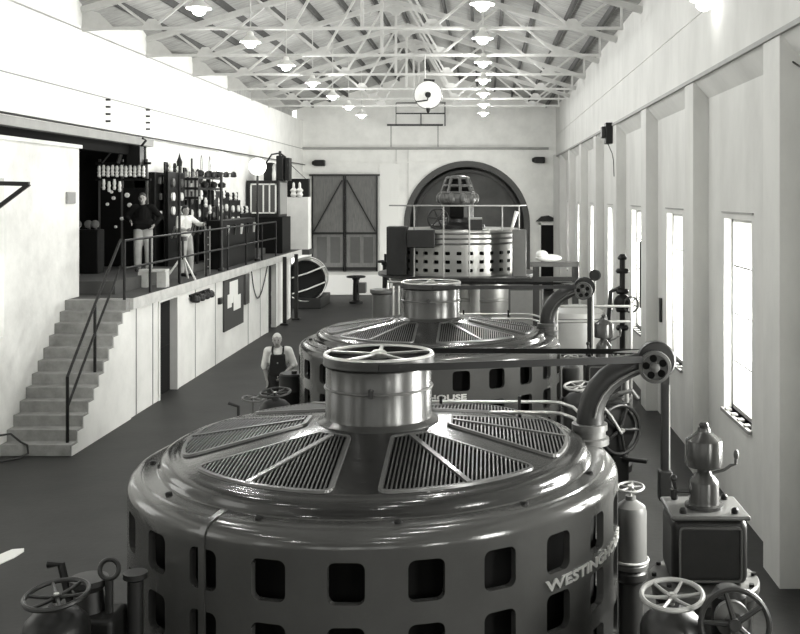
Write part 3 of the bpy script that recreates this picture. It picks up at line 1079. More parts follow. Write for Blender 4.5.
make_wheel_stand((1.675, 6.7, 1.53), .225, (-.1, -1, .12), 'dark upright handwheel on a stand at the bottom right corner', 'upright handwheels')
t = T('flywheel_pump', 'dark pump with large upright flywheel, seen under the curved arm of the foreground generator', 'pump', (2.06, 15.4, 0))
c = Vector((2.05, 15.15, .86))
ax = Vector((.55, -1, .05)).normalized()
MB().wheel(c, .36, .028, 5, .06, ax, .02, 0, .4).build('flywheel', 'iron2', t)
MB().lathe([(.30, -.22), (.34, -.2), (.34, -.08), (.12, -.06), (0, -.06)], c, 32, ax).build('drum', 'iron', t)
MB().cyl(c + ax * .08, c - ax * .3, .03).build('shaft', 'bright', t)
MB().box(1.84, 2.2, 15.28, 15.6, 0, .42).bar((2.1, 15.32, .38), (2.46, 15.15, .38), .1, .06).build('bed', 'iron', t, bevel=.02)
MB().box(1.84, 2.15, 15.32, 15.6, .42, 1.25).build('body', 'iron', t, bevel=.03)
MB().cyl((2.2, 15.5, 1.2), (2.2, 15.5, 1.75), .035).lathe([(.07, 1.72), (.09, 1.76), (.05, 1.82), (0, 1.83)], (2.2, 15.5, 0), 14).build('stem', 'light_paint', t)
MB().tube([(1.9, 15.4, 1.25), (2.05, 15.3, 1.38), (2.25, 15.3, 1.42), (2.34, 15.3, 1.3)], .035, 8).build('elbow_pipe', 'grey_paint', t)
MB().tube([P(604, 408, 15.0), P(611, 416, 15.0), P(622, 434, 14.95)], .022, 8).build('lever', 'light_paint', t)

# left cluster of small valves near the bottom-left corner
t = T('valve_manifold', 'dark cluster of small valves and pipes between corner valve and foreground generator', 'valve', (-2.87, 7.5, 0))
MB().box(-3.07, -2.72, 7.3, 7.65, 0, 1.3).build('block', 'iron', t, bevel=.04)
MB().lathe([(.12, 1.3), (.1, 1.45), (.14, 1.5), (.14, 1.54), (0, 1.55)], (-2.97, 7.5, 0), 18).build('bonnet', 'iron2', t)
MB().torus((-2.8, 7.45, 1.62), .07, .018, (0, -1, .2)).cyl((-2.8, 7.45, 1.3), (-2.8, 7.45, 1.55), .03).build('eye_ring', 'iron2', t)
MB().tube([(-3.05, 7.45, 1.2), (-3.2, 7.55, 1.62), (-3.3, 7.55, 1.62)], .03, 8).build('small_pipe', 'iron', t)
MB().lathe([(.06, 0), (.06, 1.5), (.09, 1.52), (.09, 1.56), (0, 1.56)], (-2.64, 7.55, 0), 16).build('stub_pipe', 'iron2', t)

t = T('valve_manifold', 'dark tangle of small valves at the left foot of the middle generator', 'valve', (-3.6, 15.3, 0))
MB().box(-3.85, -3.4, 15.1, 15.5, 0, 1.0).build('block', 'iron', t, bevel=.04)
MB().wheel((-3.55, 15.3, 1.3), .16, .014, 5, .03, (.1, -.1, 1), .01).cyl((-3.55, 15.3, 1), (-3.55, 15.3, 1.3), .02).build('handwheel', 'grey_paint', t)
MB().tube([(-3.45, 15.3, .9), (-3.28, 15.2, 1.15), (-3.27, 15.2, 1.3)], .03, 8).tube([(-3.75, 15.2, 1.0), (-3.75, 15.2, 1.2), (-3.9, 15.2, 1.25)], .025, 8).build('small_pipe', 'iron2', t)
t = T('steel_drum', 'dark upright drum between the man in overalls and the middle generator', 'drum', (-3.40, 17.7, 0))
MB().lathe([(0, 0), (.24, 0), (.24, .4), (.25, .42), (.24, .44), (.24, .95), (.25, .97), (.24, .99), (.24, 1.24), (.22, 1.27), (0, 1.27)], (-3.40, 17.7, 0), 28).build('body', 'iron', t)
MB().lathe([(.05, 1.27), (.05, 1.32), (0, 1.32)], (-3.36, 17.62, 0), 12).build('cap', 'iron2', t)

# valve pedestals between the machines
for k, (x, y, Y, hz, lab) in enumerate(((356, 303, 41.0, 1.05, 'dark pedestal with flat handwheel standing alone before the pale threshold'), (386, 300, 34.5, 2.1, 'tall dark column with small wheel just left of the tall far generator'))):
    p = P(x, y, Y)
    t = T('valve_pedestal', lab, 'valve', (p.x, Y, 0), 'valve pedestals')
    MB().lathe([(.28, 0), (.28, .08), (.14, .15), (.12, hz - .1), (.16, hz - .06), (.16, hz)], (p.x, Y, 0), 18).build('column', 'iron', t)
    MB().wheel((p.x, Y, hz + .04), .36 if k == 0 else .28, .035, 5, .08, (0, 0, 1), .025).build('handwheel', 'iron', t)
    if k == 0:
        MB().box(p.x + .1, p.x + .42, Y - .2, Y + .2, hz - .62, hz - .2).build('gear_box', 'grey_paint', t, bevel=.03)
    else:
        MB().cyl((p.x, Y, hz), (p.x, Y, hz + .3), .07).build('spindle', 'iron', t)
t = T('oil_cabinet', 'plain grey cabinet standing at the foot of the tall far generator', 'cabinet', (1.12, 27.8, 0))
MB().box(.65, 1.6, 27.5, 28.1, 0, 1.92).build('body', 'grey_paint', t, bevel=.02)
MB().box(.7, 1.55, 27.48, 27.5, .1, 1.8).build('door', 'light_paint', t)
t = T('pump_pedestal', 'stubby grey pedestal with small pale fittings, left of the far hub behind the middle generator', 'pump', (-2.7, 27.0, 0))
MB().lathe([(.4, 0), (.4, .1), (.3, .2), (.3, 1.75), (.36, 1.8), (.36, 1.88), (0, 1.9)], (-2.75, 27.0, 0), 24).build('body', 'grey_paint', t)
MB().tube([(-2.6, 26.8, 1.9), (-2.6, 26.8, 2.1), (-2.2, 26.8, 2.1), (-2.2, 26.8, 1.3)], .04, 8).build('pipe', 'bright', t)
MB().tube([(-2.45, 26.75, 1.2), (-2.45, 26.75, 2.0)], .03, 8).tube([(-2.3, 26.75, 1.2), (-2.3, 26.75, 2.0)], .03, 8).build('gauge_glass', 'bright', t)

# steel frame at the right, far
t = T('work_frame', 'dark steel trestle frame by the right wall beyond the middle generator', 'frame', (1.8, 25.5, 0))
for x in (1.3, 2.3):
    MB().bar((x, 25.5, 0), (x, 25.5, 2.72), .16, .16).build('leg', 'iron2', t)
MB().bar((1.15, 25.5, 2.66), (2.4, 25.5, 2.66), .18, .12).build('top_beam', 'grey_paint', t)
MB().bar((1.2, 25.5, 2.28), (2.35, 25.5, 2.28), .1, .12).build('lower_beam', 'iron2', t)
t = tag(MB().ball((1.62, 25.5, 2.82), .34, .2, .1).ball((1.45, 25.5, 2.9), .16, .18, .12).build('canvas_bundle', 'cloth_white'), 'white canvas bundle lying on the dark trestle frame', 'bundle')

# pipe with valves by the right-hand windows
o = Vector((3.02, 22.0, 0))
t = T('wall_pipe', 'dark upright pipe with valves and wheel in front of the third window', 'pipe', o)
MB().tube([o, o + Vector((0, 0, 3.0))], .06, 10).build('riser', 'iron2', t)
m_ = MB()
for z in (1.5, 1.9, 2.3, 2.75):
    m_.lathe([(.12, -.05), (.15, 0), (.12, .05)], o + Vector((0, 0, z)), 14)
m_.ball(o + Vector((0, 0, 2.05)), .19, .17, .2)
m_.build('flanges', 'iron', t)
MB().wheel(o + Vector((.18, -.1, 2.02)), .17, .02, 5, .04, (.3, -1, 0), .014).build('handwheel', 'grey_paint', t)
MB().tube([o + Vector((0, 0, 2.4)), o + Vector((-.25, 0, 2.3)), o + Vector((-.3, 0, 1.7)), o + Vector((-.3, 0, 0))], .05, 8).build('side_pipe', 'iron2', t)
MB().lathe([(.09, 3.0), (.11, 3.04), (.05, 3.12), (0, 3.13)], o, 14).build('cap', 'iron', t)
t = T('gauge_post', 'small dark gauge on a thin pale post near the right wall windows', 'gauge', (2.75, 25.0, 0))
MB().cyl((2.75, 25, 0), (2.75, 25, 2.3), .03, n=8).build('post', 'light_paint', t)
MB().lathe([(.14, -.05), (.14, .05), (0, .06)], (2.75, 25, 2.42), 18, (-.5, -1, 0)).build('dial', 'iron', t)
# more mid-right fittings: standpipe rails around the governor of the middle generator
t = T('pipe_rack', 'pale horizontal pipes and thin posts at right of the middle generator', 'pipe', (2.1, 19.5, 0))
for z in (1.95, 2.25):
    MB().tube([(1.35, 19.5, z), (2.9, 19.5, z)], .025, 8).build('rail', 'bright', t)
for x in (1.4, 2.1, 2.85):
    MB().tube([(x, 19.5, 0), (x, 19.5, 2.32 if x != 2.1 else 2.7)], .028, 8).build('post', 'light_paint', t)
t = T('receiver_tank', 'wide pale receiver tank with domed top behind the pipe rack', 'tank', (1.95, 21.3, 0))
MB().lathe([(.62, 0), (.62, 1.85), (.58, 1.95), (.4, 2.05), (0, 2.1)], (1.95, 21.3, 0), 32).build('shell', 'light_paint', t)
MB().torus((1.95, 21.3, 1.82), .63, .03).torus((1.95, 21.3, 1.1), .63, .03).build('hoop', 'grey_paint', t)

# bars kept on the right wall
for k, (x, y0, y1, wd, lab) in enumerate(((640, 241, 308, .05, 'thin dark bar hanging on the right wall, nearest the third window'), (653, 259, 312, .09, 'broad dark bar on the right wall between second and third windows'), (660, 298, 322, .12, 'short dark bar on the right wall beside the second window'))):
    Y = 3.5 / (x - 485) * 1000
    z0, z1 = CH - (y1 - 196) * Y / 1000, CH - (y0 - 196) * Y / 1000
    tag(MB().cbox((3.51, Y, (z0 + z1) / 2), (.05, wd, z1 - z0)).build('iron_bar', 'iron2', bevel=.008), lab, 'bar', 'bars on the right wall')

# loudspeaker-like black box high on the right wall, cable hanging from it
t = T('wall_box', 'small black box high on a right-hand pilaster with loose cable', 'box', (3.25, 26.0, 6.0))
MB().box(3.12, 3.3, 25.8, 26.2, 5.75, 6.3).build('case', 'iron', t, bevel=.02)
MB().box(3.02, 3.13, 25.86, 26.14, 5.9, 6.2).build('front_lid', 'iron2', t, bevel=.02)
MB().tube([(3.2, 26, 5.75), (3.28, 25.8, 5.5), (3.29, 25.6, 5.3), (3.29, 25.5, 4.9)], .012, 6).build('cable', 'cable', t)
t = tag(MB().box(3.46, 3.54, 11.35, 11.47, 6.0, 6.12).tube([(3.5, 11.4, 6.02), (3.45, 11.2, 5.9), (3.5, 11.0, 5.8)], .012, 6).build('wall_hook', 'iron2'), 'small dark hook under the ledge at the upper right edge', 'hook')
t = tag(MB().box(3.5, 3.54, 12.4, 12.46, 2.55, 2.68).build('switch_box', 'iron2'), 'tiny dark switch on the wall right of the nearest window', 'switch')


# ------------------------------------------------------------------ end wall fittings
t = T('dial_clock', 'round white dial with dark hub hanging from the roof trusses before the end wall', 'dial', (-1.415, 24.9, 6.91))
c = Vector((-1.415, 24.9, 6.915))
DS = .54
def dl(mb, name, m):
    mb.v = [c + (v - c) * DS for v in mb.v]
    return mb.build(name, m, t)
dl(MB().lathe([(0, .06), (.66, .06), (.66, -.06), (.62, -.08), (0, -.08)], c, 48, (0, 1, 0)), 'rim', 'grey_paint')
dl(MB().lathe([(0, .085), (.63, .085), (.63, .06)], c, 48, (0, -1, 0)), 'face', 'shade')
dl(MB().lathe([(0, .15), (.13, .14), (.14, .08)], c, 20, (0, -1, 0)), 'hub', 'iron')
dl(MB().bar(c + Vector((0, -.1, 0)), c + Vector((-.02, -.1, -.25)), .05, .02, (0, 1, 0)).bar(c + Vector((-.02, -.1, -.25)), c + Vector((-.55, -.1, -.32)), .06, .02, (0, 1, 0)), 'hand', 'iron2')
dl(MB().cyl(c + Vector((-.15, 0, .6)), c + Vector((-.15, 0, 1.0 / DS)), .03), 'hanger_rod', 'truss')
dl(MB().cyl(c + Vector((0, 0, -.6)), c + Vector((0, 0, -.82)), .13, .05), 'lower_bracket', 'iron')
dl(MB().bar(c + Vector((-.2, 0, .69)), c + Vector((.3, 0, .66)), .1, .1), 'upper_bracket', 'iron')
t = T('dial_scaffold', 'thin dark bar scaffold on the end wall below the round dial', 'frame', (-3.0, YE - .4, 7.6))
Y = YE - .25
f0 = lambda x, y: P(x, y, Y)
MB().bar(f0(396, 103), f0(445, 103), .03, .05).bar(f0(396, 113.5), f0(445, 113.5), .03, .06).bar(f0(387, 125), f0(443, 125), .03, .09).build('rail', 'iron2', t)
MB().bar(f0(445, 102), f0(445, 126), .05, .05).bar(f0(421, 113), f0(421, 126), .05, .05).bar(f0(396, 103), f0(396, 126), .03, .03).build('upright', 'iron2', t)
MB().bar(f0(391, 125), f0(391, 147), .03, .03).bar(f0(438, 125), f0(438, 147), .03, .03).build('hanger', 'iron2', t)
for k, (x, y, lab) in enumerate(((319.5, 163, 'small black bracket lamp on the end wall above the grey doors'), (539.5, 160, 'small black bracket lamp on the end wall right of the arch'))):
    p = P(x, y, YE - .2)
    t = T('bracket_lamp', lab, 'lamp', p, 'black bracket lamps on the end wall')
    MB().box(p.x - .22, p.x + .25, YE - .35, YE + .0, p.z - .14, p.z + .14).build('housing', 'iron', t, bevel=.04)
    MB().lathe([(.14, 0), (.08, .12), (0, .14)], (p.x - .22, YE - .2, p.z), 14, (-1, 0, 0)).build('nose', 'iron', t)


# ------------------------------------------------------------------ lamps
def make_pendant(p):
    p = Vector(p)
    t = T('pendant_lamp', 'lit pendant lamp in the left row', 'lamp', p, 'lit pendant lamps under the roof')
    MB().cyl(p + Vector((0, 0, .22)), p + Vector((0, 0, zr(p.x) - p.z)), .015, n=8).build('rod', 'truss', t)
    MB().lathe([(.03, .26), (.06, .24), (.08, .16), (.2, .06), (.22, .02), (.21, .02), (.18, .055), (.06, .14), (0, .15)], p, 28).build('shade', 'shade', t)
    MB().ball(p + Vector((0, 0, .01)), .125, .125, .11).build('bulb', 'lamp_on', t)
    return t


LAMPS = [(-4.95, 17.3 + 3.8 * k, 7.62) for k in range(7)] + [(-.05, 17.1 + 3.75 * k, 7.66) for k in range(7)]
WHO = ['nearest', 'second', 'third', 'fourth', 'fifth', 'sixth', 'farthest']
p0 = make_pendant(LAMPS[0])
p0['label'] = 'nearest lit pendant lamp of the left row under the roof'
for i, p in enumerate(LAMPS[1:], 1):
    dup(p0, p, '%s lit pendant lamp of the %s row under the roof' % (WHO[i % 7], 'left' if i < 7 else 'right'))


def light(kind, loc, power, size=.1, sy=None, rot=None, name='lamp_light'):
    l = bpy.data.lights.new(name, kind)
    l.energy = power
    l.color = (1, 1, .975)
    if kind == 'AREA':
        l.shape = 'RECTANGLE'
        l.size = size
        l.size_y = sy
    else:
        l.shadow_soft_size = size
    o = bpy.data.objects.new(name, l)
    o.location = loc
    if rot:
        o.rotation_euler = rot
    COL.objects.link(o)
    return o


for i in (7, 0):
    for q in range(1, 5):
        p = (LAMPS[i][0], LAMPS[i][1] - 3.78 * q, LAMPS[i][2])
        dup(p0, p, '%s lit pendant lamp of the %s row above the photo, nearer than those in view' % (['', 'first', 'second', 'third', 'fourth'][q], 'left' if i == 0 else 'right'))
        LAMPS.append(p)
for p in LAMPS:
    light('POINT', (p[0], p[1], p[2] - .2), 150 if p[1] > 15 else 80, .10)
p = Vector((3.12, 14.25, 7.15))
t = T('wall_lamp', 'lit lamp on a bracket high on the right wall, cut by the top edge', 'lamp', p)
MB().tube([p + Vector((.25, 0, .1)), p + Vector((.1, 0, .22)), p + Vector((0, 0, .2))], .02, 8).build('bracket', 'truss', t)
MB().lathe([(.05, .2), (.09, .14), (.19, .05), (.2, .03), (.16, .06), (0, .12)], p, 24).build('shade', 'shade', t)
MB().ball(p, .12).build('bulb', 'lamp_on', t)

# daylight at the windows
for a, b in wins:
    light('AREA', (4.0, (a + b) / 2, (WZ0 + WZ1) / 2), 650 if a < 7 else 2000 if a < 12 else 720 if a < 24 else 850, b - a + .1, WZ1 - WZ0 + .1, (0, PI / 2, 0), 'window_daylight').rotation_euler = (0, PI / 2, 0)
for a, b in lw:
    light('AREA', (XLN - .23, (a + b) / 2, 3.35), 18, 2.7, b - a, (0, -PI / 2, 0), 'window_daylight')
for a, b in nw:
    light('AREA', ((a + b) / 2, YN - .45, 3.5), 8, b - a, 4.0, (PI / 2, 0, 0), 'window_daylight')  # weak daylight behind the added near-wall windows


# ------------------------------------------------------------------ gallery: railings, lamps, switchgear
t = T('stair_railing', 'black pipe handrail climbing the concrete stair', 'railing', (-7.12, 17.0, .2))
xr = -7.12
b1, b2 = P(67, 444, 17.0), P(94.5, 369, 18.2)
A1, A2, A3 = Vector((xr, 17.05, 1.32)), Vector((xr, 18.25, 2.42)), Vector((xr, 19.55, 3.55))
for a, z in ((A1, .19), (A2, 1.18)):
    MB().cyl((a.x, a.y, z), a, .028, n=10).build('post', 'iron', t)
MB().tube([A1, A2, A3], .026, 10).build('handrail', 'iron', t)
dz = Vector((0, 0, -.52))
MB().tube([A1 + dz, A2 + dz, A3 + dz], .024, 10).build('mid_rail', 'iron', t)
t = T('gallery_railing', 'black pipe railing with posts along the gallery edge', 'railing', (-7.05, 20, ZG))
py = [19.55, 21.05, 23.1, 25.3, 27.4, 29.5, 31.6, 33.7]
for y in py:
    MB().cyl((-7.05, y, ZG), (-7.05, y, 3.53), .028, n=10).build('post', 'iron', t)
for z, nm in ((3.53, 'top_rail'), (2.98, 'mid_rail')):
    MB().tube([(-7.05, py[0], z), (-7.05, py[-1], z)], .024, 10).build(nm, 'iron', t)


def make_standard(Y, zt_, label):
    x = -7.12
    t = T('globe_lamp', label, 'lamp', (x, Y, ZG), 'globe lamps on the gallery')
    MB().lathe([(.1, 0), (.1, .06), (.04, .1), (.035, zt_ - ZG - .2), (.07, zt_ - ZG - .18)], (x, Y, ZG), 14).build('pole', 'iron2', t)
    MB().ball((x, Y, zt_ + .02), .27, n=24, m=16).build('globe', 'globe_on', t)
    return t


gl = make_standard(27.0, 5.3, 'white globe lamp on a tall pole, the nearer of two on the gallery')
a = MB().bar((-7.5, 27, 5.0), (-6.75, 27, 5.0), .03, .03)
a.build('cross_arm', 'iron2', gl)
for dx in (-.38, -.2, .13, .33):
    MB().lathe([(.02, 5.06), (.07, 5.02), (.085, 4.92), (.04, 4.9), (0, 4.9)], (-7.12 + dx, 27, 0), 12).build('insulator_cup', 'iron', gl)
make_standard(31.3, 5.3, 'white globe lamp on a tall pole, the farther one above the meter cabinet')
light('POINT', (-7.12, 26.6, 5.3), 25, .25)
light('POINT', (-7.12, 30.9, 5.3), 25, .25)
t = T('slender_pole', 'slender black pole with finial standing at the gallery railing before the switchboards', 'pole', (-7.2, 23.3, ZG))
MB().cyl((-7.15, 23.4, ZG), (-7.15, 23.4, 5.2), .035, .025, 10).build('shaft', 'iron', t)
MB().lathe([(.06, 5.1), (.07, 5.2), (.03, 5.3), (0, 5.42)], (-7.15, 23.4, 0), 10).build('finial', 'iron', t)

# alcove switch rack (faces the stair head)
ZP = ZG + .27
t = T('switch_rack', 'black switch rack with a top row of white insulators in the dark alcove', 'switchgear', (-8.9, 24.4, ZP))
Y = 24.4
X0, X1 = -9.4, -8.25
for x in (X0, X1, -8.85):
    MB().bar((x, Y, ZP), (x, Y, 5.3), .05, .05).build('upright', 'grey_paint', t)
MB().box(X0, X1, Y - .02, Y + .03, ZP + .1, 4.6).build('slate_panel', 'slate', t)
MB().bar((X0 - .1, Y, 5.2), (X1 + .1, Y, 5.2), .06, .06).bar((X0 - .1, Y, 4.8), (X1 + .1, Y, 4.8), .05, .05).build('bus_beam', 'iron', t)
for k in range(11):
    x = X0 + .02 + k * .108
    MB().lathe([(.03, 0), (.048, .03), (.032, .07), (.048, .11), (.032, .15), (.045, .2), (.03, .27), (0, .28)], (x, Y - .09, 4.86 + (.02 if k % 2 else 0)), 10).build('insulator', 'porcelain', t)
for k in range(4):
    MB().lathe([(.028, 0), (.045, .05), (.03, .1), (.045, .15), (.028, .26)], (X0 + .12 + k * .13, Y - .06, 4.55 - .05 * (k % 2)), 10).build('insulator', 'porcelain', t)
for x, z, r in ((-9.05, 4.35, .045), (-9.2, 4.2, .04), (-8.72, 4.42, .06), (-8.66, 4.18, .055), (-8.6, 4.0, .04), (-8.85, 3.85, .045), (-9.0, 3.65, .035), (-9.1, 4.5, .04)):
    MB().lathe([(r, 0), (r, .03), (r * .8, .04), (0, .04)], (x, Y - .02, z), 14, (0, -1, 0)).build('meter', 'porcelain', t)
MB().box(-8.62, -8.3, Y - .35, Y - .05, 5.15, 5.6).tube([(-8.4, Y - .2, 5.5), (-8.2, Y - .2, 5.75), (-8.3, Y - .2, 5.8)], .03, 8).build('oil_switch', 'iron', t, bevel=.02)
MB().tube([(-9.3, Y - .1, 5.2), (-9.1, Y - .1, 5.45), (-8.8, Y - .1, 5.5), (-8.5, Y - .1, 5.8)], .02, 8).tube([(-8.9, Y - .15, 5.2), (-8.8, Y - .15, 5.5)], .05, 8).build('bus_cable', 'grey_paint', t)
t = T('desk_instruments', 'low dark desk with round pale meters at the back of the alcove', 'switchgear', (-9.5, 22.6, ZP))
MB().box(-10.0, -8.75, 22.6, 23.0, ZP, ZP + 1.0).build('desk', 'slate', t, bevel=.02)
for x in (-9.25, -9.0, -8.85):
    MB().lathe([(.09, -.04), (.09, .04), (.07, .05), (0, .05)], (x, 22.7, ZP + 1.12), 16, (.3, -1, .2)).cyl((x, 22.75, ZP + 1.0), (x, 22.72, ZP + 1.05), .03).build('meter', 'grey_paint', t)


t = T('relay_cabinet', 'black wall cabinet with small white fittings right of the man in the black jacket', 'switchgear', (-8.3, 25.8, ZG + .2))
MB().box(-8.45, -8.28, 25.1, 26.9, ZG + .2, 5.0).build('case', 'slate', t, bevel=.02)
for k, (y, z) in enumerate(((25.3, 4.7), (25.7, 4.72), (26.2, 4.68), (25.4, 4.3), (25.9, 4.1), (25.35, 3.85), (26.3, 4.35), (25.8, 3.7))):
    MB().box(-8.28, -8.22, y, y + .12, z, z + .17).build('fuse_block', 'porcelain' if k % 3 else 'grey_paint', t, bevel=.01)


def make_board(i, Y, h, label):
    t = T('switchboard_panel', label, 'switchboard', (-8.1, Y, ZG + .2), 'black switchboard panels along the gallery')
    z0 = ZG + .2
    x = -8.05
    MB().box(x - .06, x, Y + .01, Y + 1.42, z0, z0 + h).build('slate', 'slate', t, bevel=.01)
    for dy in (0.06, 1.37):
        MB().bar((x - .1, Y + dy, z0), (x - .1, Y + dy, z0 + h + .25), .05, .05).build('post', 'iron', t)
    rr = random.Random(i)
    for a in range(3):
        for b in range(2):
            MB().lathe([(.11, 0), (.11, .05), (.085, .06), (0, .06)], (x, Y + .35 + .7 * b, z0 + h - .28 - a * .36), 16, (1, 0, 0)).build('meter', 'porcelain' if rr.random() < .6 else 'grey_paint', t)
    for b in range(4):
        MB().bar((x + .02, Y + .2 + .33 * b, z0 + .75), (x + .12, Y + .2 + .33 * b, z0 + 1.05), .04, .04).build('knife_switch', 'bright', t)
    for b in range(4):
        MB().lathe([(.03, 0), (.06, .04), (.04, .1), (.06, .16), (.03, .24), (0, .25)], (x - .1, Y + .2 + .33 * b, z0 + h), 10).build('insulator', 'porcelain' if b % 2 else 'iron', t)
    return t


for i, (Y, h, lab) in enumerate(((25.4, 2.45, 'tall black switchboard panel just beyond the slender pole'), (27.0, 2.35, 'tall black switchboard panel behind the man in light clothes'), (28.5, 2.25, 'black switchboard panel below and behind the nearer globe lamp'), (30.0, 1.75, 'lower black switchboard panel between the two globe lamps'), (31.5, 1.7, 'lower black switchboard panel next before the white-framed meter cabinet'), (33.0, 1.25, 'lowest black switchboard panel, at the foot of the meter cabinet'))):
    make_board(i, Y, h, lab)
# bus frame above the boards
t = T('bus_frame', 'black pipe frame carrying coils and cups above the switchboards', 'switchgear', (-7.9, 27.5, ZG + .2))
for y in (26.95, 28.1, 29.4):
    MB().bar((-7.75, y, ZG + .2), (-7.75, y, 5.1), .06, .06).build('post', 'iron', t)
MB().bar((-7.75, 26.9, 4.9), (-7.75, 29.4, 4.9), .06, .06).bar((-7.75, 26.9, 4.6), (-7.75, 29.4, 4.6), .06, .06).build('bus_bar', 'iron', t)
for k in range(6):
    MB().lathe([(.04, 0), (.11, .03), (.12, .12), (.06, .17), (0, .18)], (-7.7, 27.0 + k * .45, 4.93 - (.3 if k % 2 else 0)), 12).build('coil', 'iron', t)
for k in range(6):
    MB().lathe([(.03, 0), (.05, .05), (.03, .1), (.05, .15), (.03, .25), (0, .26)], (-7.66, 27.0 + k * .42, 4.3 - .2 * (k % 3)), 10).build('insulator', 'porcelain', t)
MB().box(-7.72, -7.64, 28.2, 29.2, 4.1, 4.55).build('relay_box', 'iron', t, bevel=.02)
for k in range(3):
    MB().torus((-7.74, 27.3 + k * .8, 5.25), .26, .008, (1, .2, 0), 28, 6).build('cable_loop', 'cable', t)
t = T('insulator_stack', 'striped pale insulator stack standing above the man in light clothes', 'insulator', (-8.15, 27.2, ZG + .2))
m_ = MB()
for k in range(4):
    m_.bar((-7.96 + k * .1, 26.6, 4.3), (-7.96 + k * .1, 26.6, 5.05), .035, .035)
m_.build('rod', 'light_paint', t)
m_ = MB()
for z in (4.35, 4.6, 4.85):
    m_.bar((-7.98, 26.6, z), (-7.62, 26.6, z), .06, .07)
m_.build('clamp_bar', 'iron', t)
MB().bar((-7.85, 26.6, ZG + .2), (-7.85, 26.6, 4.35), .06, .06).cyl((-7.8, 26.6, 5.05), (-7.8, 26.6, 5.4), .025).build('stand', 'iron', t)
t = T('oil_switch', 'dark desk-height switch unit with pale handles at the farther end of the railing', 'switchgear', (-7.5, 29, ZG))
MB().box(-7.68, -7.3, 27.6, 31.8, ZG, ZG + 1.35).build('tank', 'slate', t, bevel=.02)
for k in range(5):
    MB().bar((-7.3, 28.3 + k * .8, ZG + .9), (-7.26, 28.3 + k * .8, ZG + 1.2), .1, .06).build('handle', 'porcelain' if k % 2 == 0 else 'iron2', t)

# meter cabinet with white-framed glazing on a dark base
t = T('meter_cabinet', 'meter cabinet with four white-framed glass strips on a black base, gallery end', 'cabinet', (-7.85, 35.8, ZG))
MB().box(-8.42, -7.15, 35.3, 36.8, ZG, 3.66).build('base', 'slate', t, bevel=.02)
MB().box(-8.42, -7.28, 35.3, 36.8, 3.66, 4.95).build('case', 'panel_dark', t, bevel=.02)
f = MB()
x0, x1, z0, z1 = -8.28, -7.36, 3.78, 4.84
f.box(x0, x1, 35.26, 35.3, z0, z0 + .05).box(x0, x1, 35.26, 35.3, z1 - .05, z1)
for k in range(5):
    x = x0 + (x1 - x0 - .05) * k / 4
    f.box(x, x + .05, 35.26, 35.3, z0, z1)
f.build('glazing_frame', 'white_paint', t)
MB().box(-7.279, -7.27, 35.5, 36.7, 3.75, 4.88).build('side_panel', 'light_paint', t)
m_ = MB().box(x0 + .02, x1 - .02, 35.285, 35.31, z0 + .02, z1 - .02)
m_.build('glass_strips', 'grey_paint', t)
t = T('control_apparatus', 'boxy black apparatus with pale centre on top of the meter cabinet', 'switchgear', (-7.6, 36.1, 4.95))
MB().box(-7.95, -7.65, 35.9, 36.4, 4.95, 5.6).build('left_box', 'iron', t, bevel=.02)
MB().box(-7.5, -7.25, 35.9, 36.5, 4.95, 5.85).box(-7.22, -7.05, 36.0, 36.5, 4.95, 5.78).build('right_box', 'iron', t, bevel=.02)
MB().lathe([(.1, 4.95), (.12, 5.2), (.08, 5.35), (.1, 5.42), (.04, 5.55), (0, 5.56)], (-7.58, 36.0, 0), 14).build('pale_core', 'porcelain', t)
MB().tube([(-7.9, 36.1, 5.6), (-7.7, 36.1, 5.9), (-7.4, 36.1, 5.95), (-7.2, 36.1, 5.8)], .03, 8).cyl((-7.4, 36.1, 5.8), (-7.4, 36.1, 6.02), .05).build('top_pipe', 'iron2', t)
MB().tube([(-7.1, 36.2, 5.6), (-6.75, 37.6, 5.05)], .012, 6).build('stay_wire', 'cable', t)
S(MB().box(-7.5, -6.72, 38.0, 38.6, ZG, 4.36).build('wall_pier', 'plaster'), 'white pier at the far end of the gallery')
t = T('terminal_panel', 'black panel with two white insulators on top of the white pier', 'switchgear', (-7.1, 38.2, 4.36))
MB().box(-7.55, -6.72, 38.15, 38.4, 4.36, 5.06).build('panel', 'iron', t, bevel=.02)
for x in (-7.28, -7.05):
    MB().lathe([(.09, 0), (.13, .08), (.09, .16), (.14, .25), (.05, .35), (.05, .5), (.02, .55), (0, .56)], (x, 38.05, 4.37), 14).build('insulator', 'porcelain', t)

# low bench and tripod stool on the gallery
t = T('low_bench', 'low pale wooden bench on the gallery beside the man in the black jacket', 'bench', (-7.4, 22.2, ZG))
c = Vector((-7.38, 22.3, ZG))
MB().box(c.x - .3, c.x + .3, c.y - .14, c.y + .14, ZG + .34, ZG + .40).build('seat', 'concrete_light', t, bevel=.01)
for sx in (-.22, .2):
    MB().box(c.x + sx - .1, c.x + sx + .1, c.y - .12, c.y + .12, ZG, ZG + .34).build('leg', 'concrete_light', t)
t = T('tripod_stand', 'white splayed tripod stand on the gallery at the feet of the man in light clothes', 'tripod', (-7.3, 24.2, ZG))
c = Vector((-7.28, 24.1, ZG))
for a in (200, 330, 90):
    a = math.radians(a)
    MB().tube([c + Vector((.04 * math.cos(a), .04 * math.sin(a), .55)), c + Vector((.42 * math.cos(a), .42 * math.sin(a), .02))], .025, 8).build('leg', 'porcelain', t)
MB().cyl(c + Vector((0, 0, .5)), c + Vector((0, 0, .95)), .03).lathe([(.09, .95), (.09, 1.05), (0, 1.06)], c, 14).build('head', 'iron2', t)
t = T('ladder_rack', 'pale slatted stand leaning by the railing of the gallery', 'stand', (-7.3, 25.6, ZG))
for k in range(2):
    MB().bar((-7.25 + .12 * k, 25.9, ZG), (-7.25 + .12 * k, 25.9, ZG + 1.25), .03, .03).build('side_rail', 'light_paint', t)
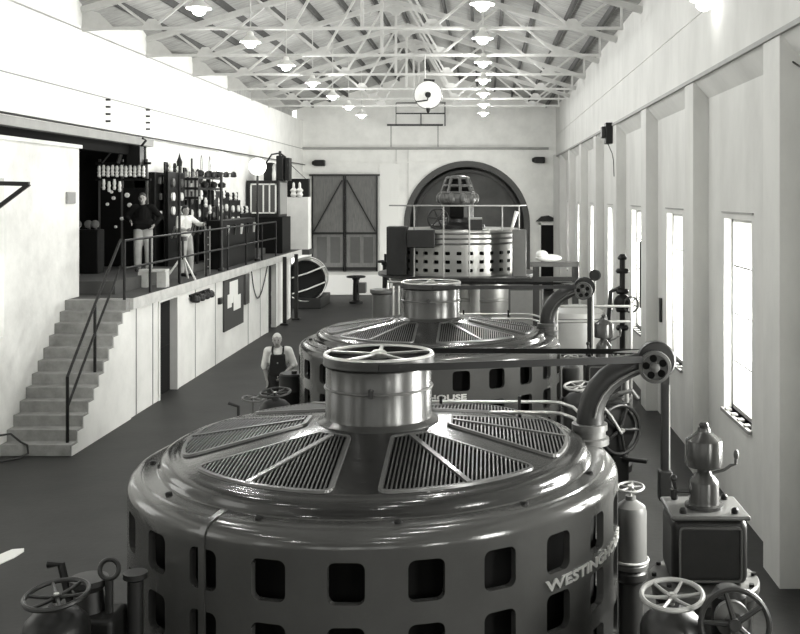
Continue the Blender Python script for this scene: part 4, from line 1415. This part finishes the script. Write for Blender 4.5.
for k in range(6):
    MB().bar((-7.25, 25.9, ZG + .2 + .19 * k), (-7.13, 25.9, ZG + .2 + .19 * k), .02, .03).build('rung', 'light_paint', t)

# things on the gallery front wall
t = T('notice_board', 'black notice board with white sheets on the white gallery wall', 'board', (XG + .03, 27.8, .8))
MB().prism([(26.75, .75), (28.9, .75), (28.9, 2.12), (26.75, 2.12)], lambda u, v, tt: (XG + .004 + .041 * tt, u, v)).build('board', 'board', t)
MB().box(XG + .045, XG + .052, 27.3, 28.2, 1.45, 2.05).box(XG + .052, XG + .058, 27.05, 27.5, 1.35, 1.72).box(XG + .052, XG + .06, 27.7, 28.5, 1.22, 1.62).build('sheet_or_spot', 'paper_spot', t)
MB().box(XG + .004, XG + .1, 28.95, 29.4, 1.25, 2.12).build('side_box', 'grey_paint', t, bevel=.01)
t = T('hook_rack', 'row of small dark cups hanging on a strip under the gallery edge', 'rack', (XG + .05, 24.5, 1.98))
MB().box(XG, XG + .03, 23.7, 25.4, 2.0, 2.06).build('strip', 'iron2', t)
for k in range(8):
    MB().lathe([(.03, .1), (.085, .05), (.095, -.04), (.06, -.08), (0, -.09)], (XG + .1, 23.8 + k * .21, 1.95 - .03 * (k % 2)), 12).build('cup', 'iron', t)
tag(MB().box(XG, XG + .08, 26.25, 26.45, 1.55, 1.72).build('switch_box', 'iron2', bevel=.01), 'small dark switch box on the gallery wall left of the notice board', 'switch')
tag(MB().tube([(XG + .04, 29.9 + 2.2 * q / 14, 2.15 - .95 * math.sin(PI * (q / 14) ** .8) * (1 - .15 * q / 14)) for q in range(15)], .018, 6).build('hanging_cable', 'cable'), 'thin cable hanging in a loop on the gallery wall', 'cable')
for x, y, lab in ((-6.83, 34.1, 'dark steel post standing by the far gallery door'), (-6.72, 35.6, 'dark steel post nearer the black hooped machine')):
    t = T('steel_post', lab, 'post', (x, y, 0), 'steel posts before the gallery end')
    MB().bar((x, y, 0), (x, y, 2.33), .12, .12).build('shaft', 'iron2', t)
    MB().cbox((x, y, .03), (.26, .26, .06)).build('foot_plate', 'iron2', t)

# dark drum machine with pale hoops at the gallery end
t = T('motor_set', 'black drum-shaped motor with pale hoops on the floor at the gallery end', 'motor', (-6.9, 41, 0))
c = Vector((-7.15, 40.2, 1.1))
ax = Vector((.12, -1, 0)).normalized()
MB().lathe([(0, -1.3), (.75, -1.3), (.8, -1.2), (.8, 1.2), (.75, 1.22), (.72, 1.0), (0, .95)], c, 40, ax).build('drum', 'iron', t)
for k in (-.4, .5, 1.2):
    MB().torus(c + ax * k, .81, .028, ax, 48).build('hoop', 'bright', t)
for z in (-.33, .3):
    MB().tube([c + ax * 1.2 + Vector((-.72, 0, z - .25)), c + ax * 1.25 + Vector((.1, 0, z)), c + ax * 1.2 + Vector((.76, 0, z + .27))], .03, 8).build('tie_bar', 'white_paint', t)
MB().box(-7.9, -6.4, 39.0, 41.4, 0, .42).build('bed', 'iron2', t, bevel=.03)

# left-hand odds: wall bracket, switch, cable on stairs, bright floor spot as flat white shape, bolts
t = T('wall_bracket', 'black triangular bracket jutting from the left wall at the photo edge', 'bracket', (XLN, 16, 4.4))
e = P(29, 184, 16.0)
MB().bar((XLN, 16, e.z + .02), e, .07, .07).build('arm', 'iron', t)
MB().bar((XLN + .05, 16, 3.95), e, .06, .06).build('strut', 'iron', t)
MB().box(XLN, XLN + .03, 15.92, 16.08, 3.8, 4.7).build('wall_plate', 'iron', t)
tag(MB().box(XLN, XLN + .04, 19.55, 19.95, 4.25, 4.48).build('switch_box', 'light_paint', bevel=.01), 'small grey switch plate on the left wall at the alcove edge', 'switch')
pts = [P(-6, 424, 16.6), P(10, 431, 16.6), P(27, 433, 16.75)]
cab = [(XLN + .06, 16.2, .55), (XLN + .12, 16.6, .42), (-7.98, 16.82, .40), (-7.86, 16.93, .235), (-7.72, 16.86, .2), (-7.70, 16.86, .06), (-7.8, 16.7, .02), (-8.1, 16.4, .02)]
tag(MB().tube(cab, .018, 8).build('loose_cable', 'cable'), 'loose black cable trailing over the lowest stair step', 'cable')
pp = [(24, 549), (24, 552), (14, 558.5), (4, 563), (-8, 568), (-16, 571), (-12, 563), (0, 555), (12, 550)]  # outline of a bright spot on the floor, modelled as thin white solid
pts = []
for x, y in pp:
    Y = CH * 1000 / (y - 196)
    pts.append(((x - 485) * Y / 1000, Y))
tag(MB().prism(pts, lambda u, v, tt: (u, v, .002 + .008 * tt)).build('sheet_or_spot', 'paper_spot'), 'bright pointed spot on the dark floor at the left edge, made as a flat white shape', 'bright spot')
for k, (x, y) in enumerate(((106, 98), (146, 104))):
    Y = 8.46 / (485 - x) * 1000
    t = T('wall_pins', ['nearer', 'farther'][k] + ' vertical row of small dark pins on the white upper left wall', 'pins', (XL, Y, 6.1), 'rows of pins on the upper left wall')
    for q in range(4):
        MB().cyl((XL, Y, 6.55 - .16 * q), (XL + .1, Y, 6.55 - .16 * q), .025, n=8).build('pin', 'iron2', t)


# ------------------------------------------------------------------ people
def caps(mb, a, b, ra, rb, n=12):
    a, b = Vector(a), Vector(b)
    d = b - a
    L = d.length
    if L < 1e-6:
        return mb.ball(a, ra)
    prof = []
    for i in range(6):
        t = PI / 2 * i / 5
        prof.append((ra * math.sin(t), -ra * math.cos(t)))
    for i in range(6):
        t = PI / 2 * i / 5
        prof.append((rb * math.cos(t), L + rb * math.sin(t)))
    return mb.lathe(prof, a, n, d)


def chain(mb, pts, rs):
    for i in range(len(pts) - 1):
        caps(mb, pts[i], pts[i + 1], rs[i], rs[i + 1])
    return mb


def fuse(o, vox, it=3):
    r = o.modifiers.new('remesh', 'REMESH')
    r.mode = 'VOXEL'
    r.voxel_size = vox
    r.use_smooth_shade = True
    s = o.modifiers.new('smooth', 'SMOOTH')
    s.iterations = it
    s.factor = .5


def hand(mb, w, d, thumb, curl=.5):
    """palm and five fingers from the wrist w along direction d; thumb side given"""
    w, d, th = Vector(w), Vector(d).normalized(), Vector(thumb)
    th = (th - d * th.dot(d)).normalized()
    nn = d.cross(th).normalized()
    for k in (-1, 0, 1):
        caps(mb, w + th * (k * .018), w + d * .085 + th * (k * .026), .016, .014, 8)
    L = [.068, .078, .074, .056]
    for k in range(4):
        b = w + d * .088 + th * (.032 - .0215 * k)
        m1 = b + (d * math.cos(curl * .5) + nn * math.sin(curl * .5)) * L[k] * .5
        m2 = m1 + (d * math.cos(curl * 1.4) + nn * math.sin(curl * 1.4)) * L[k] * .5
        caps(mb, b, m1, .0095, .009, 8)
        caps(mb, m1, m2, .009, .0075, 8)
    t0 = w + d * .025 + th * .03
    t1 = t0 + (th * .7 + d * .7) * .04
    t2 = t1 + (d * .9 + th * .25 + nn * .3).normalized() * .03
    caps(mb, t0, t1, .013, .011, 8)
    caps(mb, t1, t2, .011, .008, 8)


def make_person(label, loc, rotz, H, arms, trousers, shirt, hair, bib=False, tilt=(0, 0), legs=((-.11, 0), (.12, -.05)), bald=False, short=False, jacket=False):
    """figure facing -Y, arms = ((elbow, wrist), (elbow, wrist)) for -X and +X sides, in metres at 1.75 m height"""
    t = T('person', label, 'person', (0, 0, 0))
    sh = [Vector((-.185, 0, 1.42)), Vector((.185, 0, 1.42))]
    hd = Vector((tilt[0] * .05, -.02 + tilt[1], 1.62))
    body = MB()
    chain(body, [(0, .01, .95), (0, 0, 1.15), (0, .0, 1.32), (0, .02, 1.47)], [.125, .12, .14, .06])
    body.ball((0, 0, 1.28), .165, .105, .2)
    body.ball((0, .005, .96), .16, .11, .12)
    caps(body, (0, .015, 1.42), hd + Vector((0, .015, -.06)), .058, .054)
    body.ball(hd, .074, .094, .115, 20, 14)
    body.ball(hd + Vector((0, -.03, -.06)), .052, .058, .055, 16, 10)
    caps(body, hd + Vector((0, -.088, .012)), hd + Vector((0, -.108, -.025)), .010, .015, 8)
    caps(body, hd + Vector((-.04, -.082, .03)), hd + Vector((.04, -.082, .03)), .012, .012, 8)
    caps(body, hd + Vector((-.022, -.088, -.058)), hd + Vector((.022, -.088, -.058)), .008, .008, 8)
    for s in (-1, 1):
        body.ball(hd + Vector((s * .077, .01, -.005)), .012, .02, .032, 8, 8)
    for i, s in enumerate((-1, 1)):
        el, wr = Vector(arms[i][0]), Vector(arms[i][1])
        chain(body, [sh[i] + Vector((-s * .03, 0, .0)), sh[i], el, wr], [.06, .055, .042, .028])
        f = (wr - el).normalized()
        hand(body, wr, f + Vector((0, 0, -.15)), Vector((-s * .3, -1, .2)), .6)
        kx, ky = legs[i]
        chain(body, [(s * .09, 0, .92), (kx, -.03 + ky * .5, .5), (kx * 1.05, .02 + ky, .09)], [.095, .062, .042])
        chain(body, [(kx * 1.05, .02 + ky, .06), (kx * 1.15, -.14 + ky, .03)], [.04, .03])
    b = body.build('body', 'skin', t, local=True)
    fuse(b, .0068, 2)
    tm = MB()
    for i, s in enumerate((-1, 1)):
        kx, ky = legs[i]
        chain(tm, [(s * .085, .0, .93), (kx, -.03 + ky * .5, .5), (kx * 1.05, .02 + ky, .10)], [.125, .092, .082])
    tm.ball((0, .005, .98), .178, .13, .12)
    o = tm.build('trousers', trousers, t, local=True)
    fuse(o, .014, 4)
    sm = MB()
    chain(sm, [(0, .01, 1.0), (0, 0, 1.15), (0, 0, 1.32), (0, .02, 1.44)], [.14, .14, .155, .085])
    sm.ball((0, 0, 1.27), .19, .128, .21)
    sm.ball((0, .005, 1.03), .172, .13, .12)
    for i, s in enumerate((-1, 1)):
        el, wr = Vector(arms[i][0]), Vector(arms[i][1])
        end = el + (wr - el) * (.1 if short else .88)
        chain(sm, [sh[i] + Vector((-s * .04, 0, 0)), sh[i], el, end], [.085, .08, .064, .056 if short else .045])
    if jacket:
        caps(sm, (-.08, .005, 1.06), (.08, .005, 1.06), .15, .15)
        caps(sm, (-.09, .005, 1.0), (.09, .005, 1.0), .14, .14)
    o = sm.build('jacket' if jacket else 'shirt', shirt, t, local=True)
    fuse(o, .013, 3)
    if bib:
        bm_ = MB()
        bm_.ball((0, -.005, 1.05), .186, .143, .15)
        pts = [(-.16, 1.0), (.16, 1.0), (.13, 1.37), (-.13, 1.37)]
        bm_.prism(pts, lambda u, v, tt: (u, -.06 - .12 * tt + abs(u) * .14, v))
        for s in (-1, 1):
            chain(bm_, [(s * .09, -.14, 1.34), (s * .1, -.09, 1.47), (s * .1, .0, 1.5), (s * .08, .1, 1.42), (s * .03, .14, 1.2)], [.019] * 5)
        o = bm_.build('overall_bib', trousers, t, local=True)
        fuse(o, .012, 2)
        MB().lathe([(.014, 0), (.014, .01), (0, .012)], (0, -.168, 1.22), 10, (0, -1, 0)).build('bib_button', 'bright', t, local=True)
    for s in (-1, 1):
        kx, ky = legs[0] if s < 0 else legs[1]
        m_ = MB()
        chain(m_, [(kx * 1.05, .04 + ky, .05), (kx * 1.1, -.06 + ky, .045), (kx * 1.16, -.16 + ky, .035)], [.05, .048, .036])
        o = m_.build('shoe', 'shoe', t, local=True)
    hm = MB()
    hm.ball(hd + Vector((0, .016, .018)), .087, .099, .116, 24, 18)
    def cut(v):
        y, z = v.y - hd.y, v.z - hd.z
        return z > (.055 if y < -.03 else .055 - (y + .03) * 1.7)
    hm.f = [f for f in hm.f if all(cut(hm.v[i]) for i in f)]
    o = hm.build('hair', hair, t, local=True)
    sd = o.modifiers.new('thick', 'SOLIDIFY')
    sd.thickness = .012
    ey = MB()
    for s in (-1, 1):
        ey.ball(hd + Vector((s * .03, -.083, .008)), .011, .008, .007, 10, 8)
    ey.build('eyes', 'hair_d', t, local=True)
    t.location = loc
    t.rotation_euler = (0, 0, rotz)
    k = H / 1.75
    t.scale = (k, k, k)
    return t


make_person('man in dark bib overalls and white shirt standing left of the middle generator', (-3.93, 19.0, 0), math.radians(8), 1.80,
            (((-.25, .0, 1.15), (-.20, -.06, .90)), ((.29, -.02, 1.17), (.10, -.22, 1.0))), 'denim', 'cloth_white', 'hair_w', bib=True, short=True, tilt=(-.4, -.01))
make_person('man in black jacket and light trousers standing on the gallery, hands at his waist', (-8.0, 23.4, ZP), math.radians(15), 1.84,
            (((-.36, .03, 1.2), (-.26, -.14, 1.12)), ((.37, .04, 1.2), (.24, -.1, 1.03))), 'cloth_light', 'jacket', 'hair_d', jacket=True, tilt=(-.3, -.01))
make_person('man in white shirt and light trousers on the gallery, one arm stretched to the switchboard', (-7.62, 25.4, ZG), math.radians(60), 1.80,
            (((-.30, -.08, 1.2), (-.22, -.3, 1.15)), ((.32, -.15, 1.27), (.22, -.40, 1.28))), 'cloth_light', 'cloth_white', 'hair_d')

# ------------------------------------------------------------------ camera, world, output look
cam = bpy.data.cameras.new('camera')
cam.sensor_fit = 'HORIZONTAL'
cam.sensor_width = 36
cam.lens = 36 * 1000 / 800.0
cam.shift_x = -(485 - 400) / 800.0
cam.shift_y = -(317 - 196) / 800.0
cam.clip_end = 200
co = bpy.data.objects.new('camera', cam)
co.location = (0, 0, CH)
co.rotation_euler = (PI / 2, 0, 0)
COL.objects.link(co)
SC.camera = co
wd = bpy.data.worlds.new('daylight')
wd.use_nodes = True
bg = wd.node_tree.nodes['Background']
bg.inputs['Color'].default_value = (1, 1, .97, 1)
bg.inputs['Strength'].default_value = 3.0
SC.world = wd
vs_ = SC.view_settings
vs_.view_transform = 'Standard'
vs_.look = 'None'
vs_.gamma = 1
vs_.use_curve_mapping = False
vs_.exposure = 0.0
try:
    SC.cycles.use_denoising = True
    SC.cycles.max_bounces = 8
    SC.cycles.diffuse_bounces = 5
    SC.cycles.sample_clamp_indirect = 4
    SC.cycles.caustics_reflective = False
    SC.cycles.caustics_refractive = False
except Exception:
    pass
